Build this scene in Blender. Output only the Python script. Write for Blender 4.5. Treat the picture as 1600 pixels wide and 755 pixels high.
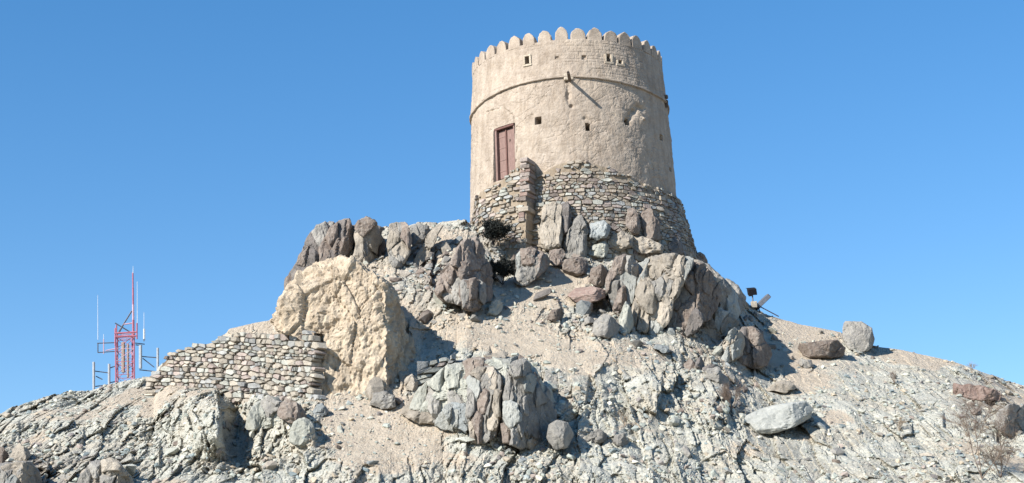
import bpy, bmesh, math, random
import numpy as np
from mathutils import Vector, Matrix

scene = bpy.context.scene
for o in list(bpy.data.objects):
    bpy.data.objects.remove(o)
COL = scene.collection
rng = np.random.default_rng(7)
random.seed(7)
rad = math.radians

# ------------------------------------------------------------------ camera
PITCH, ROLL, FPX = rad(15.0), rad(2.0), 2617.0
CAM = np.array([0.0, 0.0, 1.6])
cF = np.array([0, math.cos(PITCH), math.sin(PITCH)])
cR0 = np.array([1.0, 0, 0]); cU0 = np.array([0, -math.sin(PITCH), math.cos(PITCH)])
cR = math.cos(ROLL) * cR0 - math.sin(ROLL) * cU0
cU = math.sin(ROLL) * cR0 + math.cos(ROLL) * cU0
camd = bpy.data.cameras.new("camera"); cam = bpy.data.objects.new("camera", camd); COL.objects.link(cam)
camd.sensor_width = 36.0; camd.lens = 36.0 * FPX / 1600.0
camd.clip_start = 0.5; camd.clip_end = 20000
cam.matrix_world = Matrix(((cR[0], cU[0], -cF[0], CAM[0]), (cR[1], cU[1], -cF[1], CAM[1]), (cR[2], cU[2], -cF[2], CAM[2]), (0, 0, 0, 1)))
scene.camera = cam

# ------------------------------------------------------------------ sky, sun, exposure
SUN_AZ, SUN_EL = rad(49), rad(34)      # azimuth measured from the direction to the camera, towards -x
sun_dir = np.array([-math.sin(SUN_AZ) * math.cos(SUN_EL), -math.cos(SUN_AZ) * math.cos(SUN_EL), math.sin(SUN_EL)])
world = bpy.data.worlds.new("World"); scene.world = world; world.use_nodes = True
wn = world.node_tree; wn.nodes.clear()
sky = wn.nodes.new("ShaderNodeTexSky"); sky.sky_type = 'NISHITA'; sky.sun_disc = False
sky.sun_elevation = SUN_EL
sky.sun_rotation = math.atan2(sun_dir[0], sun_dir[1])
sky.altitude = 600; sky.air_density = 1.0; sky.dust_density = 0.0; sky.ozone_density = 3.0
bg = wn.nodes.new("ShaderNodeBackground"); bg.inputs[1].default_value = 0.125
wo = wn.nodes.new("ShaderNodeOutputWorld")
sat = wn.nodes.new('ShaderNodeHueSaturation'); sat.inputs['Saturation'].default_value = 1.32; sat.inputs['Hue'].default_value = 0.505
wn.links.new(sky.outputs[0], sat.inputs['Color']); gm = wn.nodes.new('ShaderNodeGamma'); gm.inputs[1].default_value = 0.82
wn.links.new(sat.outputs[0], gm.inputs[0]); wn.links.new(gm.outputs[0], bg.inputs[0]); wn.links.new(bg.outputs[0], wo.inputs[0])
sd = bpy.data.lights.new("sun", 'SUN'); sd.energy = 5.0; sd.angle = rad(0.53); sd.color = (1.0, 0.955, 0.89)
so = bpy.data.objects.new("sun", sd); COL.objects.link(so)
so.rotation_euler = Vector(sun_dir).to_track_quat('Z', 'Y').to_euler(); so.location = (-30, -20, 60)
scene.view_settings.view_transform = 'Standard'; scene.view_settings.look = 'None'
scene.view_settings.exposure = 0.93; scene.view_settings.gamma = 1.0; scene.view_settings.use_curve_mapping = False

# ------------------------------------------------------------------ pixel <-> place helpers
def P(u, v, Y):
    """world points at world depth Y on the sight line of photo pixel (u, v)"""
    u, v, Y = np.broadcast_arrays(np.asarray(u, float), np.asarray(v, float), np.asarray(Y, float))
    d = cF + ((u - 800) / FPX)[..., None] * cR + ((377.5 - v) / FPX)[..., None] * cU
    return CAM + d * (Y / d[..., 1])[..., None]
def project(p):
    q = np.asarray(p) - CAM
    z = q @ cF
    return 800 + FPX * (q @ cR) / z, 377.5 - FPX * (q @ cU) / z

# ------------------------------------------------------------------ noise
def _h(ix, iy, iz, seed):
    h = (ix.astype(np.uint32) * np.uint32(374761393) + iy.astype(np.uint32) * np.uint32(668265263)
         + iz.astype(np.uint32) * np.uint32(2147483647) + np.uint32((seed * 974634777) & 0xffffffff))
    h ^= h >> np.uint32(13); h *= np.uint32(1274126177); h ^= h >> np.uint32(16)
    h *= np.uint32(2246822519); h ^= h >> np.uint32(13)
    return h
def hashf(ix, iy, iz, seed):
    return (_h(ix, iy, iz, seed) & np.uint32(0xffffff)).astype(np.float32) / np.float32(16777215)
def vnoise(p, seed=0):
    p = np.asarray(p, np.float32); f = np.floor(p); i = f.astype(np.int64); t = p - f
    t = t * t * t * (t * (t * 6 - 15) + 10)
    out = 0
    for dx in (0, 1):
        wx = t[:, 0] if dx else 1 - t[:, 0]
        for dy in (0, 1):
            wy = t[:, 1] if dy else 1 - t[:, 1]
            for dz in (0, 1):
                wz = t[:, 2] if dz else 1 - t[:, 2]
                out = out + wx * wy * wz * hashf(i[:, 0] + dx, i[:, 1] + dy, i[:, 2] + dz, seed)
    return out * 2 - 1
def fbm(p, octaves=4, seed=0, gain=0.5):
    a, s, o = 1.0, 0.0, 0.0
    p = np.asarray(p, np.float32)
    for k in range(octaves):
        o = o + a * vnoise(p * (2.03 ** k) + 17.3 * k, seed + k); s += a; a *= gain
    return o / s
def voro(p, seed=0):
    """F1, F2, 4 random numbers of the nearest cell, vector from its seed"""
    p = np.asarray(p, np.float32); b = np.floor(p).astype(np.int64)
    n = len(p); f1 = np.full(n, 9, np.float32); f2 = np.full(n, 9, np.float32)
    cid = np.zeros((n, 3), np.int64); vec = np.zeros((n, 3), np.float32)
    for dx in (-1, 0, 1):
        for dy in (-1, 0, 1):
            for dz in (-1, 0, 1):
                c = b + np.array([dx, dy, dz])
                h = _h(c[:, 0], c[:, 1], c[:, 2], seed)
                s = np.stack([(h & 1023), (h >> 10) & 1023, (h >> 20) & 1023], 1).astype(np.float32) / 1023
                d = p - (c + 0.1 + 0.8 * s).astype(np.float32)
                dd = np.sqrt((d * d).sum(1))
                m = dd < f1
                f2 = np.where(m, f1, np.minimum(f2, dd)); f1 = np.where(m, dd, f1)
                cid[m] = c[m]; vec[m] = d[m]
    r = np.stack([hashf(cid[:, 0], cid[:, 1], cid[:, 2], seed + 50 + k) for k in range(4)], 1)
    return f1, f2, r, vec
def blocky(p, cell, seed, tilt=0.9, crack=0.35, step=0.8, tv3=(1, 1, 1)):
    """angular broken-rock relief, in units of metres; cell = (sx, sy, sz) block size"""
    q = np.asarray(p) / np.asarray(cell)
    f1, f2, r, vec = voro(q, seed)
    g = (r[:, :3] - 0.5) * 2 * np.asarray(tv3)
    d = step * (r[:, 3] - 0.5) + tilt * (g * vec).sum(1)
    d = d - crack * np.exp(-((f2 - f1) / 0.10))
    return d * min(cell)
def sstep(a, b, x):
    t = np.clip((np.asarray(x, float) - a) / (b - a), 0, 1); return t * t * (3 - 2 * t)

# ------------------------------------------------------------------ mesh helpers
def link(o, parent=None):
    COL.objects.link(o)
    if parent is not None: o.parent = parent
    return o
def mesh_np(name, verts, faces, mat, parent=None, smooth=False, loc=(0, 0, 0), attrs=None, data_only=False):
    verts = np.asarray(verts, np.float32); faces = np.asarray(faces, np.int32)
    me = bpy.data.meshes.new(name)
    me.vertices.add(len(verts)); me.vertices.foreach_set("co", (verts - np.asarray(loc, np.float32)).ravel())
    k = faces.shape[1]
    me.loops.add(faces.size); me.loops.foreach_set("vertex_index", faces.ravel())
    me.polygons.add(len(faces)); me.polygons.foreach_set("loop_start", np.arange(0, faces.size, k, dtype=np.int32))
    me.polygons.foreach_set("use_smooth", np.full(len(faces), smooth))
    me.update(calc_edges=True)
    for an, av in (attrs or {}).items():
        a = me.color_attributes.new(an, 'FLOAT_COLOR', 'POINT')
        c = np.ones((len(verts), 4), np.float32); c[:, :av.shape[1]] = av
        a.data.foreach_set("color", c.ravel())
    me.materials.append(mat)
    if data_only: return me
    o = bpy.data.objects.new(name, me); o.location = loc
    return link(o, parent)
def mesh_py(name, verts, faces, mat, parent=None, smooth=False, loc=(0, 0, 0)):
    me = bpy.data.meshes.new(name)
    l = np.asarray(loc, float)
    me.from_pydata([tuple(np.asarray(v, float) - l) for v in verts], [], faces); me.update()
    if smooth: me.polygons.foreach_set("use_smooth", [True] * len(me.polygons))
    me.materials.append(mat)
    o = bpy.data.objects.new(name, me); o.location = loc
    return link(o, parent)
def tag(o, label=None, cat=None, group=None, kind=None):
    if label: o['label'] = label
    if cat: o['category'] = cat
    if group: o['group'] = group
    if kind: o['kind'] = kind
    return o
def empty(name, loc):
    o = bpy.data.objects.new(name, None); o.location = loc; COL.objects.link(o)
    bpy.context.view_layer.update()
    return o
def child(o, parent):
    """parent keeping the world place (parents are unrotated empties or meshes)"""
    o.parent = parent; o.matrix_parent_inverse = Matrix.Translation(parent_world(parent)).inverted(); return o
def parent_world(p):
    v = Vector(p.location)
    return v
def grid_faces(nr, nc, wrap=False):
    r = np.arange(nr - 1)[:, None]; c = np.arange(nc if wrap else nc - 1)[None, :]
    c2 = (c + 1) % nc
    return np.stack([r * nc + c, r * nc + c2, (r + 1) * nc + c2, (r + 1) * nc + c], -1).reshape(-1, 4)

# ------------------------------------------------------------------ materials
def new_mat(name):
    m = bpy.data.materials.new(name); m.use_nodes = True; m.node_tree.nodes.clear()
    return m, m.node_tree
ALBEDO = 0.78      # overall reflectance of the sun-bleached materials below
class NT:
    def __init__(s, nt): s.nt = nt
    def n(s, t, **kw):
        x = s.nt.nodes.new(t)
        for k, v in kw.items(): setattr(x, k, v)
        return x
    def l(s, a, b): s.nt.links.new(a, b)
    def noise(s, vec, scale, detail=4, rough=0.6):
        x = s.n('ShaderNodeTexNoise'); x.inputs['Scale'].default_value = scale; x.inputs['Detail'].default_value = detail
        x.inputs['Roughness'].default_value = rough; s.l(vec, x.inputs['Vector']); return x.outputs[0]
    def voro(s, vec, scale, feature='F1', out='Distance'):
        x = s.n('ShaderNodeTexVoronoi', feature=feature); x.inputs['Scale'].default_value = scale
        s.l(vec, x.inputs['Vector']); return x.outputs[out]
    def ramp(s, f, stops, interp='LINEAR'):
        x = s.n('ShaderNodeValToRGB'); e = x.color_ramp.elements; x.color_ramp.interpolation = interp
        while len(e) < len(stops): e.new(0.5)
        for k, (p, c) in enumerate(stops):
            e[k].position = p; e[k].color = (*c, 1) if len(c) == 3 else c
        s.l(f, x.inputs[0]); return x.outputs[0]
    def mix(s, f, a, b, mode='MIX'):
        x = s.n('ShaderNodeMix', data_type='RGBA', blend_type=mode)
        for sock, val in ((x.inputs[0], f), (x.inputs[6], a), (x.inputs[7], b)):
            if isinstance(val, (int, float)): sock.default_value = val
            elif isinstance(val, tuple): sock.default_value = (*val, 1)
            else: s.l(val, sock)
        return x.outputs[2]
    def math(s, op, a, b=None):
        x = s.n('ShaderNodeMath', operation=op)
        for sock, val in ((x.inputs[0], a), (x.inputs[1], b)):
            if val is None: continue
            if isinstance(val, (int, float)): sock.default_value = val
            else: s.l(val, sock)
        return x.outputs[0]
    def finish(s, col, rough, height=None, dist=0.03, strength=0.8, metallic=0.0):
        b = s.n('ShaderNodeBsdfPrincipled'); o = s.n('ShaderNodeOutputMaterial')
        col = tuple(x * ALBEDO for x in col) if isinstance(col, tuple) else s.mix(1.0, col, (ALBEDO,) * 3, 'MULTIPLY')
        if isinstance(col, tuple): b.inputs['Base Color'].default_value = (*col, 1)
        else: s.l(col, b.inputs['Base Color'])
        b.inputs['Roughness'].default_value = rough; b.inputs['Metallic'].default_value = metallic
        b.inputs['Specular IOR Level'].default_value = 0.2
        if height is not None:
            bp = s.n('ShaderNodeBump'); bp.inputs['Distance'].default_value = dist; bp.inputs['Strength'].default_value = strength
            s.l(height, bp.inputs['Height']); s.l(bp.outputs[0], b.inputs['Normal'])
        s.l(b.outputs[0], o.inputs[0])
    def coord(s, kind='Object'):
        if kind == 'World':
            g = s.n('ShaderNodeNewGeometry'); return g.outputs['Position']
        return s.n('ShaderNodeTexCoord').outputs[kind]

def rock_material(name, c1, c2, c3, vein=(0.5, 0.48, 0.42), veins=0.25, rand=0.18):
    m, nt = new_mat(name); t = NT(nt); co = t.coord('World')
    n1 = t.noise(co, 1.6, 6, .65); n2 = t.noise(co, 7, 5, .7); n3 = t.noise(co, 34, 3, .7)
    col = t.ramp(n1, [(0.30, c1), (0.52, c2), (0.72, c3)])
    col = t.mix(t.ramp(n2, [(0.46, (0, 0, 0)), (0.72, (1, 1, 1))]), col, vein) if veins > .6 else \
        t.mix(t.math('MULTIPLY', t.ramp(n2, [(0.46, (0, 0, 0)), (0.72, (1, 1, 1))]), veins * 2), col, vein)
    col = t.mix(0.35, col, t.ramp(n3, [(0.3, (0.45, 0.45, 0.45)), (0.7, (1.5, 1.5, 1.5))]), 'MULTIPLY')
    oi = t.n('ShaderNodeObjectInfo')
    hv = t.n('ShaderNodeHueSaturation'); t.l(col, hv.inputs['Color'])
    t.l(t.math('ADD', t.math('MULTIPLY', oi.outputs['Random'], rand * 2), 1 - rand), hv.inputs['Value'])
    h = t.math('ADD', t.math('MULTIPLY', n2, 1.0), t.math('MULTIPLY', n3, .45))
    t.finish(hv.outputs[0], 0.9, h, 0.07, 0.8)
    return m
M = {}
M['pu'] = rock_material('purple_brown_rock', (.15, .118, .10), (.235, .188, .155), (.33, .28, .235), (.40, .36, .31), .35)
M['dk'] = rock_material('dark_rock', (.11, .10, .09), (.18, .16, .145), (.25, .22, .20), (.33, .30, .27))
M['gr'] = rock_material('grey_rock', (.18, .17, .155), (.275, .26, .235), (.38, .36, .32), (.47, .44, .37))
M['sl'] = rock_material('pale_slab_rock', (.27, .275, .25), (.35, .355, .325), (.43, .43, .39), (.50, .49, .44))
M['gg'] = rock_material('green_grey_rock', (.32, .325, .28), (.43, .43, .37), (.52, .515, .44), (.60, .58, .49))
M['tn'] = rock_material('tan_rock', (.27, .235, .19), (.37, .325, .265), (.46, .405, .335), (.60, .53, .42))
M['bl'] = rock_material('blue_grey_rock', (.20, .215, .215), (.27, .29, .285), (.36, .375, .36), (.50, .50, .46))
M['rd'] = rock_material('reddish_rock', (.22, .15, .125), (.31, .22, .185), (.41, .32, .27), (.46, .40, .34))

def stone_attr_material(name):
    m, nt = new_mat(name); t = NT(nt); co = t.coord('World')
    a = t.n('ShaderNodeVertexColor'); a.layer_name = 'tint'
    n2 = t.noise(co, 9, 4, .7); n3 = t.noise(co, 40, 2, .6)
    col = t.mix(0.6, a.outputs[0], t.ramp(n2, [(0.3, (0.6, 0.6, 0.6)), (0.7, (1.4, 1.4, 1.35))]), 'MULTIPLY')
    t.finish(col, 0.9, t.math('ADD', n2, t.math('MULTIPLY', n3, .4)), 0.03, 0.6)
    return m
M['scree'] = stone_attr_material('scree_stone')

def hill_material():
    m, nt = new_mat('hill_ground'); t = NT(nt); co = t.coord('World')
    a = t.n('ShaderNodeVertexColor'); a.layer_name = 'zone'
    sep = t.n('ShaderNodeSeparateColor'); t.l(a.outputs[0], sep.inputs[0])
    n0 = t.noise(co, .5, 5, .6); n1 = t.noise(co, 2.2, 6, .7); n2 = t.noise(co, 9, 5, .7); n3 = t.noise(co, 38, 3, .7)
    # sand and dust
    sand = t.ramp(n1, [(0.3, (.45, .375, .285)), (0.5, (.545, .46, .355)), (0.72, (.63, .545, .43))])
    speck = t.voro(co, 13, 'F1', 'Color')
    sp = t.n('ShaderNodeSeparateColor'); t.l(speck, sp.inputs[0])
    vd = t.voro(co, 13)
    pebble = t.ramp(sp.outputs[1], [(0.0, (.22, .24, .23)), (0.35, (.36, .38, .34)), (0.6, (.48, .46, .39)), (0.85, (.30, .23, .20)), (1, (.58, .56, .48))])
    pm = t.math('MULTIPLY', t.math('GREATER_THAN', sp.outputs[0], 0.66), t.math('LESS_THAN', vd, 0.36))
    sand = t.mix(t.math('MULTIPLY', pm, 0.75), sand, pebble)
    # bedrock
    green = t.ramp(n1, [(0.28, (.37, .365, .31)), (0.45, (.52, .51, .44)), (0.6, (.62, .605, .525)), (0.75, (.70, .67, .59))])
    brown = t.ramp(n1, [(0.28, (.19, .15, .13)), (0.5, (.31, .26, .22)), (0.72, (.45, .39, .32))])
    stain = t.ramp(n0, [(0.46, (0, 0, 0)), (0.62, (1, 1, 1))])
    tan = t.ramp(n2, [(0.3, (.40, .34, .26)), (0.7, (.58, .50, .39))])
    green = t.mix(t.math('MULTIPLY', stain, .5), green, tan)
    rock = t.mix(sep.outputs[2], green, brown)
    rock = t.mix(0.45, rock, t.ramp(n2, [(0.3, (0.55, 0.56, 0.57)), (0.7, (1.3, 1.28, 1.22))]), 'MULTIPLY')
    # dust lying in the flatter places
    sm = t.math('ADD', sep.outputs[0], t.math('MULTIPLY', t.math('SUBTRACT', n1, 0.5), 0.9))
    col = t.mix(t.ramp(sm, [(0.40, (0, 0, 0)), (0.60, (1, 1, 1))]), rock, sand)
    col = t.mix(0.4, col, t.ramp(n3, [(0.3, (0.55, 0.55, 0.55)), (0.7, (1.45, 1.45, 1.45))]), 'MULTIPLY')
    h = t.math('ADD', t.math('ADD', n2, t.math('MULTIPLY', n3, .5)), t.math('MULTIPLY', pm, .35))
    t.finish(col, 0.95, h, 0.08, 0.9)
    return m
M['hill'] = hill_material()

def plaster_material(name, c1, c2, c3, coarse=1.0):
    m, nt = new_mat(name); t = NT(nt); co = t.coord('World')
    n0 = t.noise(co, .45, 4, .6); n1 = t.noise(co, 2.4, 6, .7); n2 = t.noise(co, 12, 5, .7); n3 = t.noise(co, 50, 3, .7)
    col = t.ramp(n1, [(0.28, c1), (0.5, c2), (0.74, c3)])
    mp = t.n('ShaderNodeMapping'); mp.inputs['Scale'].default_value = (1, 1, .16); t.l(co, mp.inputs[0])
    st = t.noise(mp.outputs[0], 3.2, 5, .7); bl = t.noise(co, 1.1, 5, .75)
    col = t.mix(0.7, col, t.ramp(st, [(0.36, (.74, .71, .68)), (0.52, (1.0, 1.0, 1.0)), (0.68, (1.1, 1.1, 1.09))]), 'MULTIPLY')
    col = t.mix(0.8, col, t.ramp(bl, [(0.34, (.80, .78, .76)), (0.48, (1.0, 1.0, 1.0)), (0.66, (1.1, 1.09, 1.06))]), 'MULTIPLY')
    col = t.mix(0.7, col, t.ramp(n0, [(0.35, (.88, .87, .86)), (0.65, (1.08, 1.07, 1.05))]), 'MULTIPLY')
    col = t.mix(0.45, col, t.ramp(n2, [(0.3, (0.72, 0.70, 0.68)), (0.7, (1.2, 1.2, 1.2))]), 'MULTIPLY')
    t.finish(col, 0.95, t.math('ADD', n2, t.math('MULTIPLY', n3, .4)), 0.026 * coarse, 0.75)
    return m
M['plaster'] = plaster_material('mud_plaster', (.385, .318, .253), (.452, .381, .310), (.515, .443, .370))
M['rim'] = plaster_material('pale_plaster', (.50, .43, .34), (.57, .50, .40), (.63, .56, .46))
M['adobe'] = plaster_material('eroded_adobe', (.43, .352, .262), (.52, .435, .33), (.59, .51, .40), 1.6)
M['footmud'] = plaster_material('footing_mud', (.27, .215, .16), (.36, .295, .22), (.44, .37, .285), 1.8)
M['mortar'] = plaster_material('wall_mortar', (.20, .155, .115), (.29, .23, .175), (.38, .31, .24), 1.5)

def plain_material(name, c, rough=.6, metallic=0., var=.2, scale=12.):
    m, nt = new_mat(name); t = NT(nt); co = t.coord('World')
    n = t.noise(co, scale, 4, .6)
    k = t.ramp(n, [(0.3, tuple(x * (1 - var) for x in c)), (0.7, tuple(min(1, x * (1 + var)) for x in c))])
    t.finish(k, rough, n, .004, .4, metallic); return m
def wood_material(name, c):
    m, nt = new_mat(name); t = NT(nt); co = t.coord('World')
    mp = t.n('ShaderNodeMapping'); mp.inputs['Scale'].default_value = (14, 14, 1.6); t.l(co, mp.inputs[0])
    n = t.noise(mp.outputs[0], 3, 6, .7)
    k = t.ramp(n, [(0.3, tuple(x * .6 for x in c)), (0.55, c), (0.75, tuple(x * 1.35 for x in c))])
    t.finish(k, .75, n, .01, .6); return m
M['door'] = wood_material('red_painted_wood', (.27, .175, .15))
M['doorframe'] = wood_material('dark_red_wood', (.17, .09, .075))
M['wood'] = wood_material('weathered_wood', (.16, .12, .09))
M['red'] = plain_material('mast_red_paint', (.42, .15, .20), .5)
M['white'] = plain_material('mast_white_paint', (.55, .36, .42), .5)
M['panel'] = plain_material('antenna_grey_plastic', (.42, .44, .46), .5)
M['whip'] = plain_material('whip_antenna_white', (.62, .66, .70), .4)
M['steel'] = plain_material('dark_steel', (.10, .10, .12), .5, .3)
M['black'] = plain_material('black_lamp_housing', (.025, .025, .03), .5)
M['lampgrey'] = plain_material('grey_lamp_back', (.16, .17, .19), .45, .2)
M['glass'] = plain_material('lamp_glass', (.05, .06, .08), .12)
M['twig'] = plain_material('dry_twig', (.20, .15, .115), .9)
M['twigpale'] = plain_material('pale_dry_twig', (.34, .27, .20), .9)
M['darktwig'] = plain_material('dark_twig', (.035, .03, .028), .9)
M['darkleaf'] = plain_material('dark_shrub_leaf', (.030, .034, .030), .8)
M['plain_gravel'] = plain_material('gravel_plain', (.42, .36, .28), .95, 0, .2, 1.5)

# ------------------------------------------------------------------ the hill
def tabf(tab):
    a = np.array(tab, float)
    return lambda x: np.interp(x, a[:, 0], a[:, 1])
VS = tabf([(-900, 800), (-400, 740), (-200, 700), (0, 644), (40, 630), (90, 614), (130, 611), (180, 598), (215, 592), (240, 590), (248, 575), (265, 556),
           (330, 540), (345, 524), (360, 514), (400, 504), (427, 500), (440, 485), (460, 450), (490, 402), (520, 372), (560, 362),
           (600, 354), (650, 350), (700, 345), (730, 346), (765, 362), (800, 380), (850, 392), (900, 400), (1000, 403), (1060, 402), (1090, 409),
           (1110, 430), (1150, 455), (1170, 476), (1200, 492), (1250, 507), (1310, 518), (1365, 540), (1420, 549), (1500, 568), (1530, 580),
           (1600, 604), (1800, 665), (2000, 730), (2500, 830)])
YT = tabf([(-900, 55), (-400, 59), (0, 62), (240, 65), (430, 67), (520, 69.5), (700, 69.6), (750, 69.0), (800, 68), (860, 67.3), (960, 67.5), (1020, 69), (1090, 72), (1200, 72.5), (1370, 70), (1600, 66), (2000, 62), (2500, 58)])
YB = tabf([(-900, 44), (0, 46), (400, 46.5), (800, 47), (1200, 47.5), (1600, 47), (2500, 44)])
VB = 790.0
def gauss(u, v, cu, cv, su, sv):
    return np.exp(-((u - cu) / su) ** 2 - ((v - cv) / sv) ** 2)
def rib(u, v, u0, u1, v0, v1, soft=4, slant=0.0):
    """rises slowly from u0, ends sharply at u1 (so its right flank is steep)"""
    uu = u + slant * (v - (v0 + v1) / 2)
    a = sstep(u0, u1 - 8, uu) * (1 - sstep(u1, u1 + soft, uu))
    return a * sstep(v0 - 8, v0 + 14, v) * (1 - sstep(v1 - .42 * (v1 - v0), v1 + 6, v))
BUMPS = [  # cu cv su sv depth(m, + towards the camera)
    (250, 640, 150, 36, 1.5), (60, 665, 90, 25, 0.7), (160, 735, 60, 22, 0.9), (450, 660, 60, 40, .8),
    (740, 625, 80, 55, .7), (1000, 625, 120, 38, 0.8), (1130, 640, 60, 45, .8),
    (1080, 450, 60, 60, 1.2), (1160, 545, 45, 35, 1.0), (700, 420, 50, 60, .9), (880, 370, 60, 40, .8),
    (560, 385, 60, 40, .8), (1420, 650, 160, 26, .7), (900, 740, 250, 20, .5), (1180, 700, 120, 18, .4), (540, 725, 60, 30, .5)]
RIBS = [(265, 345, 610, 722, 3.6, 5, -.12), (120, 205, 700, 760, .7, 5, 0), (20, 70, 715, 770, .9, 5, .2), (395, 452, 628, 668, .8, 5, -.3), (440, 485, 655, 700, .8, 4, -.3),
        (190, 248, 690, 735, .7, 4, 0), (1080, 1135, 600, 680, .7, 5, 0), 
        (1540, 1582, 630, 680, .6, 4, 0), (1440, 1472, 640, 670, .4, 4, 0), (1255, 1288, 655, 690, .3, 4, 0), (60, 128, 668, 700, .6, 5, .1), (0, 28, 655, 690, .5, 4, 0),
        (960, 1030, 585, 640, .5, 4, .1), (870, 915, 590, 650, .6, 4, .1)]
PITS = [(575, 385, 38, 20, 1.6), (668, 418, 26, 16, 1.2), (783, 425, 16, 22, 1.4), (935, 478, 22, 14, 1.0), (500, 568, 10, 18, .9), (370, 670, 19, 56, 3.4), (1180, 545, 12, 20, .4),
        (665, 520, 14, 40, .7), (120, 668, 30, 5, .5), (1005, 505, 16, 18, .8)]
def bumps(u, v):
    b = 0 * u
    for cu, cv, su, sv, a in BUMPS: b = b + a * gauss(u, v, cu, cv, su, sv)
    for u0, u1, v0, v1, a, sft, sl in RIBS: b = b + a * rib(u, v, u0, u1, v0, v1, sft, sl)
    for cu, cv, su, sv, a in PITS: b = b - a * gauss(u, v, cu, cv, su, sv)
    return b
def Ybase(u, v):
    u = np.asarray(u, float); v = np.asarray(v, float)
    t = np.clip((VB - v) / (VB - VS(u)), 0, 1)
    Y = YB(u) + (YT(u) - YB(u)) * (0.8 * t + 0.2 * t ** 4)
    fade = sstep(0, .05, t) * (1 - sstep(.985, 1.0, t))
    return Y - bumps(u, v) * fade

# zones: (cu, cv, su, sv, weight) sums > sand; rock elsewhere
SAND = [(760, 515, 110, 34, 1.0), (900, 545, 120, 28, .9), (1020, 545, 60, 14, .5), (560, 650, 60, 40, .8), (600, 690, 70, 40, .9), (700, 720, 90, 30, .6),
        (1260, 515, 70, 22, 1.1), (1230, 560, 50, 45, .75), (1260, 605, 50, 22, .6), (880, 440, 40, 30, .8), (400, 500, 90, 30, 1.0), (620, 600, 30, 50, .8), (900, 690, 60, 22, .7), (1000, 665, 70, 12, .6),
        (700, 370, 45, 28, .9), (850, 460, 60, 25, .8), (1340, 640, 60, 40, .35), (1150, 690, 90, 40, .55), (1400, 720, 180, 30, .4), (900, 735, 120, 25, .35), (1020, 410, 60, 15, .8), (1330, 570, 60, 25, .45), (520, 560, 60, 80, .9), (560, 470, 80, 80, .9)]
BROWN = [(520, 390, 90, 60, 1.0), (720, 420, 60, 70, .9), (660, 420, 40, 30, .6), (1090, 460, 60, 60, .8), (900, 380, 60, 40, .5), (40, 745, 70, 30, .8), (165, 745, 50, 28, 1.0),
         (880, 600, 40, 40, .6), (1170, 540, 50, 40, .6), (1140, 610, 30, 25, .7), (1540, 612, 40, 14, .8), (575, 715, 16, 16, .8), (430, 625, 30, 20, .5), (950, 480, 60, 50, .6)]
FLAT = [(1400, 680, 200, 60, .55), (1430, 590, 170, 36, .8), (110, 690, 90, 9, .6), (1300, 620, 70, 40, .6), (1400, 730, 160, 20, .45), (900, 560, 140, 20, .6), (450, 745, 80, 10, .6)]
def zmap(L, u, v):
    s = 0 * u
    for cu, cv, su, sv, w in L: s = s + w * gauss(u, v, cu, cv, su, sv)
    return s

uc = np.concatenate([np.linspace(-900, -8, 60), np.arange(-6, 1607, 1.65), np.linspace(1612, 2500, 60)])
NV = 310
tv = np.linspace(0, 1, NV)
U, T = np.meshgrid(uc, tv)
V = VB + (VS(U) - VB) * T
Yv = Ybase(U, V)
front = P(U, V, Yv)
# the slope below the picture, down to the plain
below = []
NB = 26
for k in range(NB):
    a = (k / NB) ** 1.0
    p0 = front[0]
    y = 14 + (p0[:, 1] - 14) * a
    z = -0.6 + (p0[:, 2] + 0.6) * (a ** 1.25)
    x = p0[:, 0] * (0.75 + .25 * a)
    below.append(np.stack([x, y, z], 1))
# the far side
NK = 60
top = front[-1]
behind = []
for k in range(1, NK + 1):
    s = (k / NK) ** 1.8 * 120
    plateau = 14 * sstep(440, 560, uc) * (1 - sstep(1060, 1150, uc))
    drop_rate = np.where(uc < 430, .22, .42)
    dz = drop_rate * np.maximum(s - plateau - 0.3, 0) + 0.02 * np.minimum(s, plateau)
    z = top[:, 2] - dz * sstep(0, 3, s - plateau + 1.5)
    z = np.maximum(z, -0.7)
    x = top[:, 0] * (1 + s / 140)
    behind.append(np.stack([x, top[:, 1] + s, z], 1))
G = np.concatenate([np.array(below), front, np.array(behind)], 0)
NR, NC = G.shape[0], G.shape[1]
Uall = np.broadcast_to(uc, (NR, NC))
Vall = np.concatenate([np.full((NB, NC), VB + 20), V, np.broadcast_to(VS(uc), (NK, NC))], 0)
dU = np.gradient(G, axis=1); dV = np.gradient(G, axis=0)
N = np.cross(dU, dV); N /= np.linalg.norm(N, axis=2, keepdims=True) + 1e-9
# smooth the normals so that blocks move as blocks
for _ in range(12):
    N[1:-1] = (N[:-2] + N[1:-1] * 2 + N[2:]) / 4; N[:, 1:-1] = (N[:, :-2] + N[:, 1:-1] * 2 + N[:, 2:]) / 4
N /= np.linalg.norm(N, axis=2, keepdims=True) + 1e-9
flip = (N[..., 2] < 0) & (np.arange(NR)[:, None] > NB + NV)
N[flip] *= -1
p = G.reshape(-1, 3)
uu, vv = Uall.reshape(-1), Vall.reshape(-1)
warp = 22 * np.stack([vnoise(p * .45, 5), vnoise(p * .45, 6)], 1) + 9 * np.stack([vnoise(p * 1.7, 7), vnoise(p * 1.7, 8)], 1)
uw, vw = uu + warp[:, 0] * 1.3, vv + warp[:, 1]
sand = np.clip(zmap(SAND, uw, vw), 0, 1); brown = np.clip(zmap(BROWN, uw, vw), 0, 1); flat = np.clip(zmap(FLAT, uw, vw), 0, 1)
pk_ = sstep(.12, .45, fbm(p * np.array([.30, .1, .42]), 3, 91)) * .75 * (vv > 470)
sand = np.clip(sand + pk_ * (1 - brown), 0, 1)
rocky = np.clip(1 - sand, 0, 1) * (1 - .75 * flat)
modu = .45 + .95 * sstep(-.35, .35, vnoise(p * np.array([.6, .15, .7]), 92))
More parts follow.
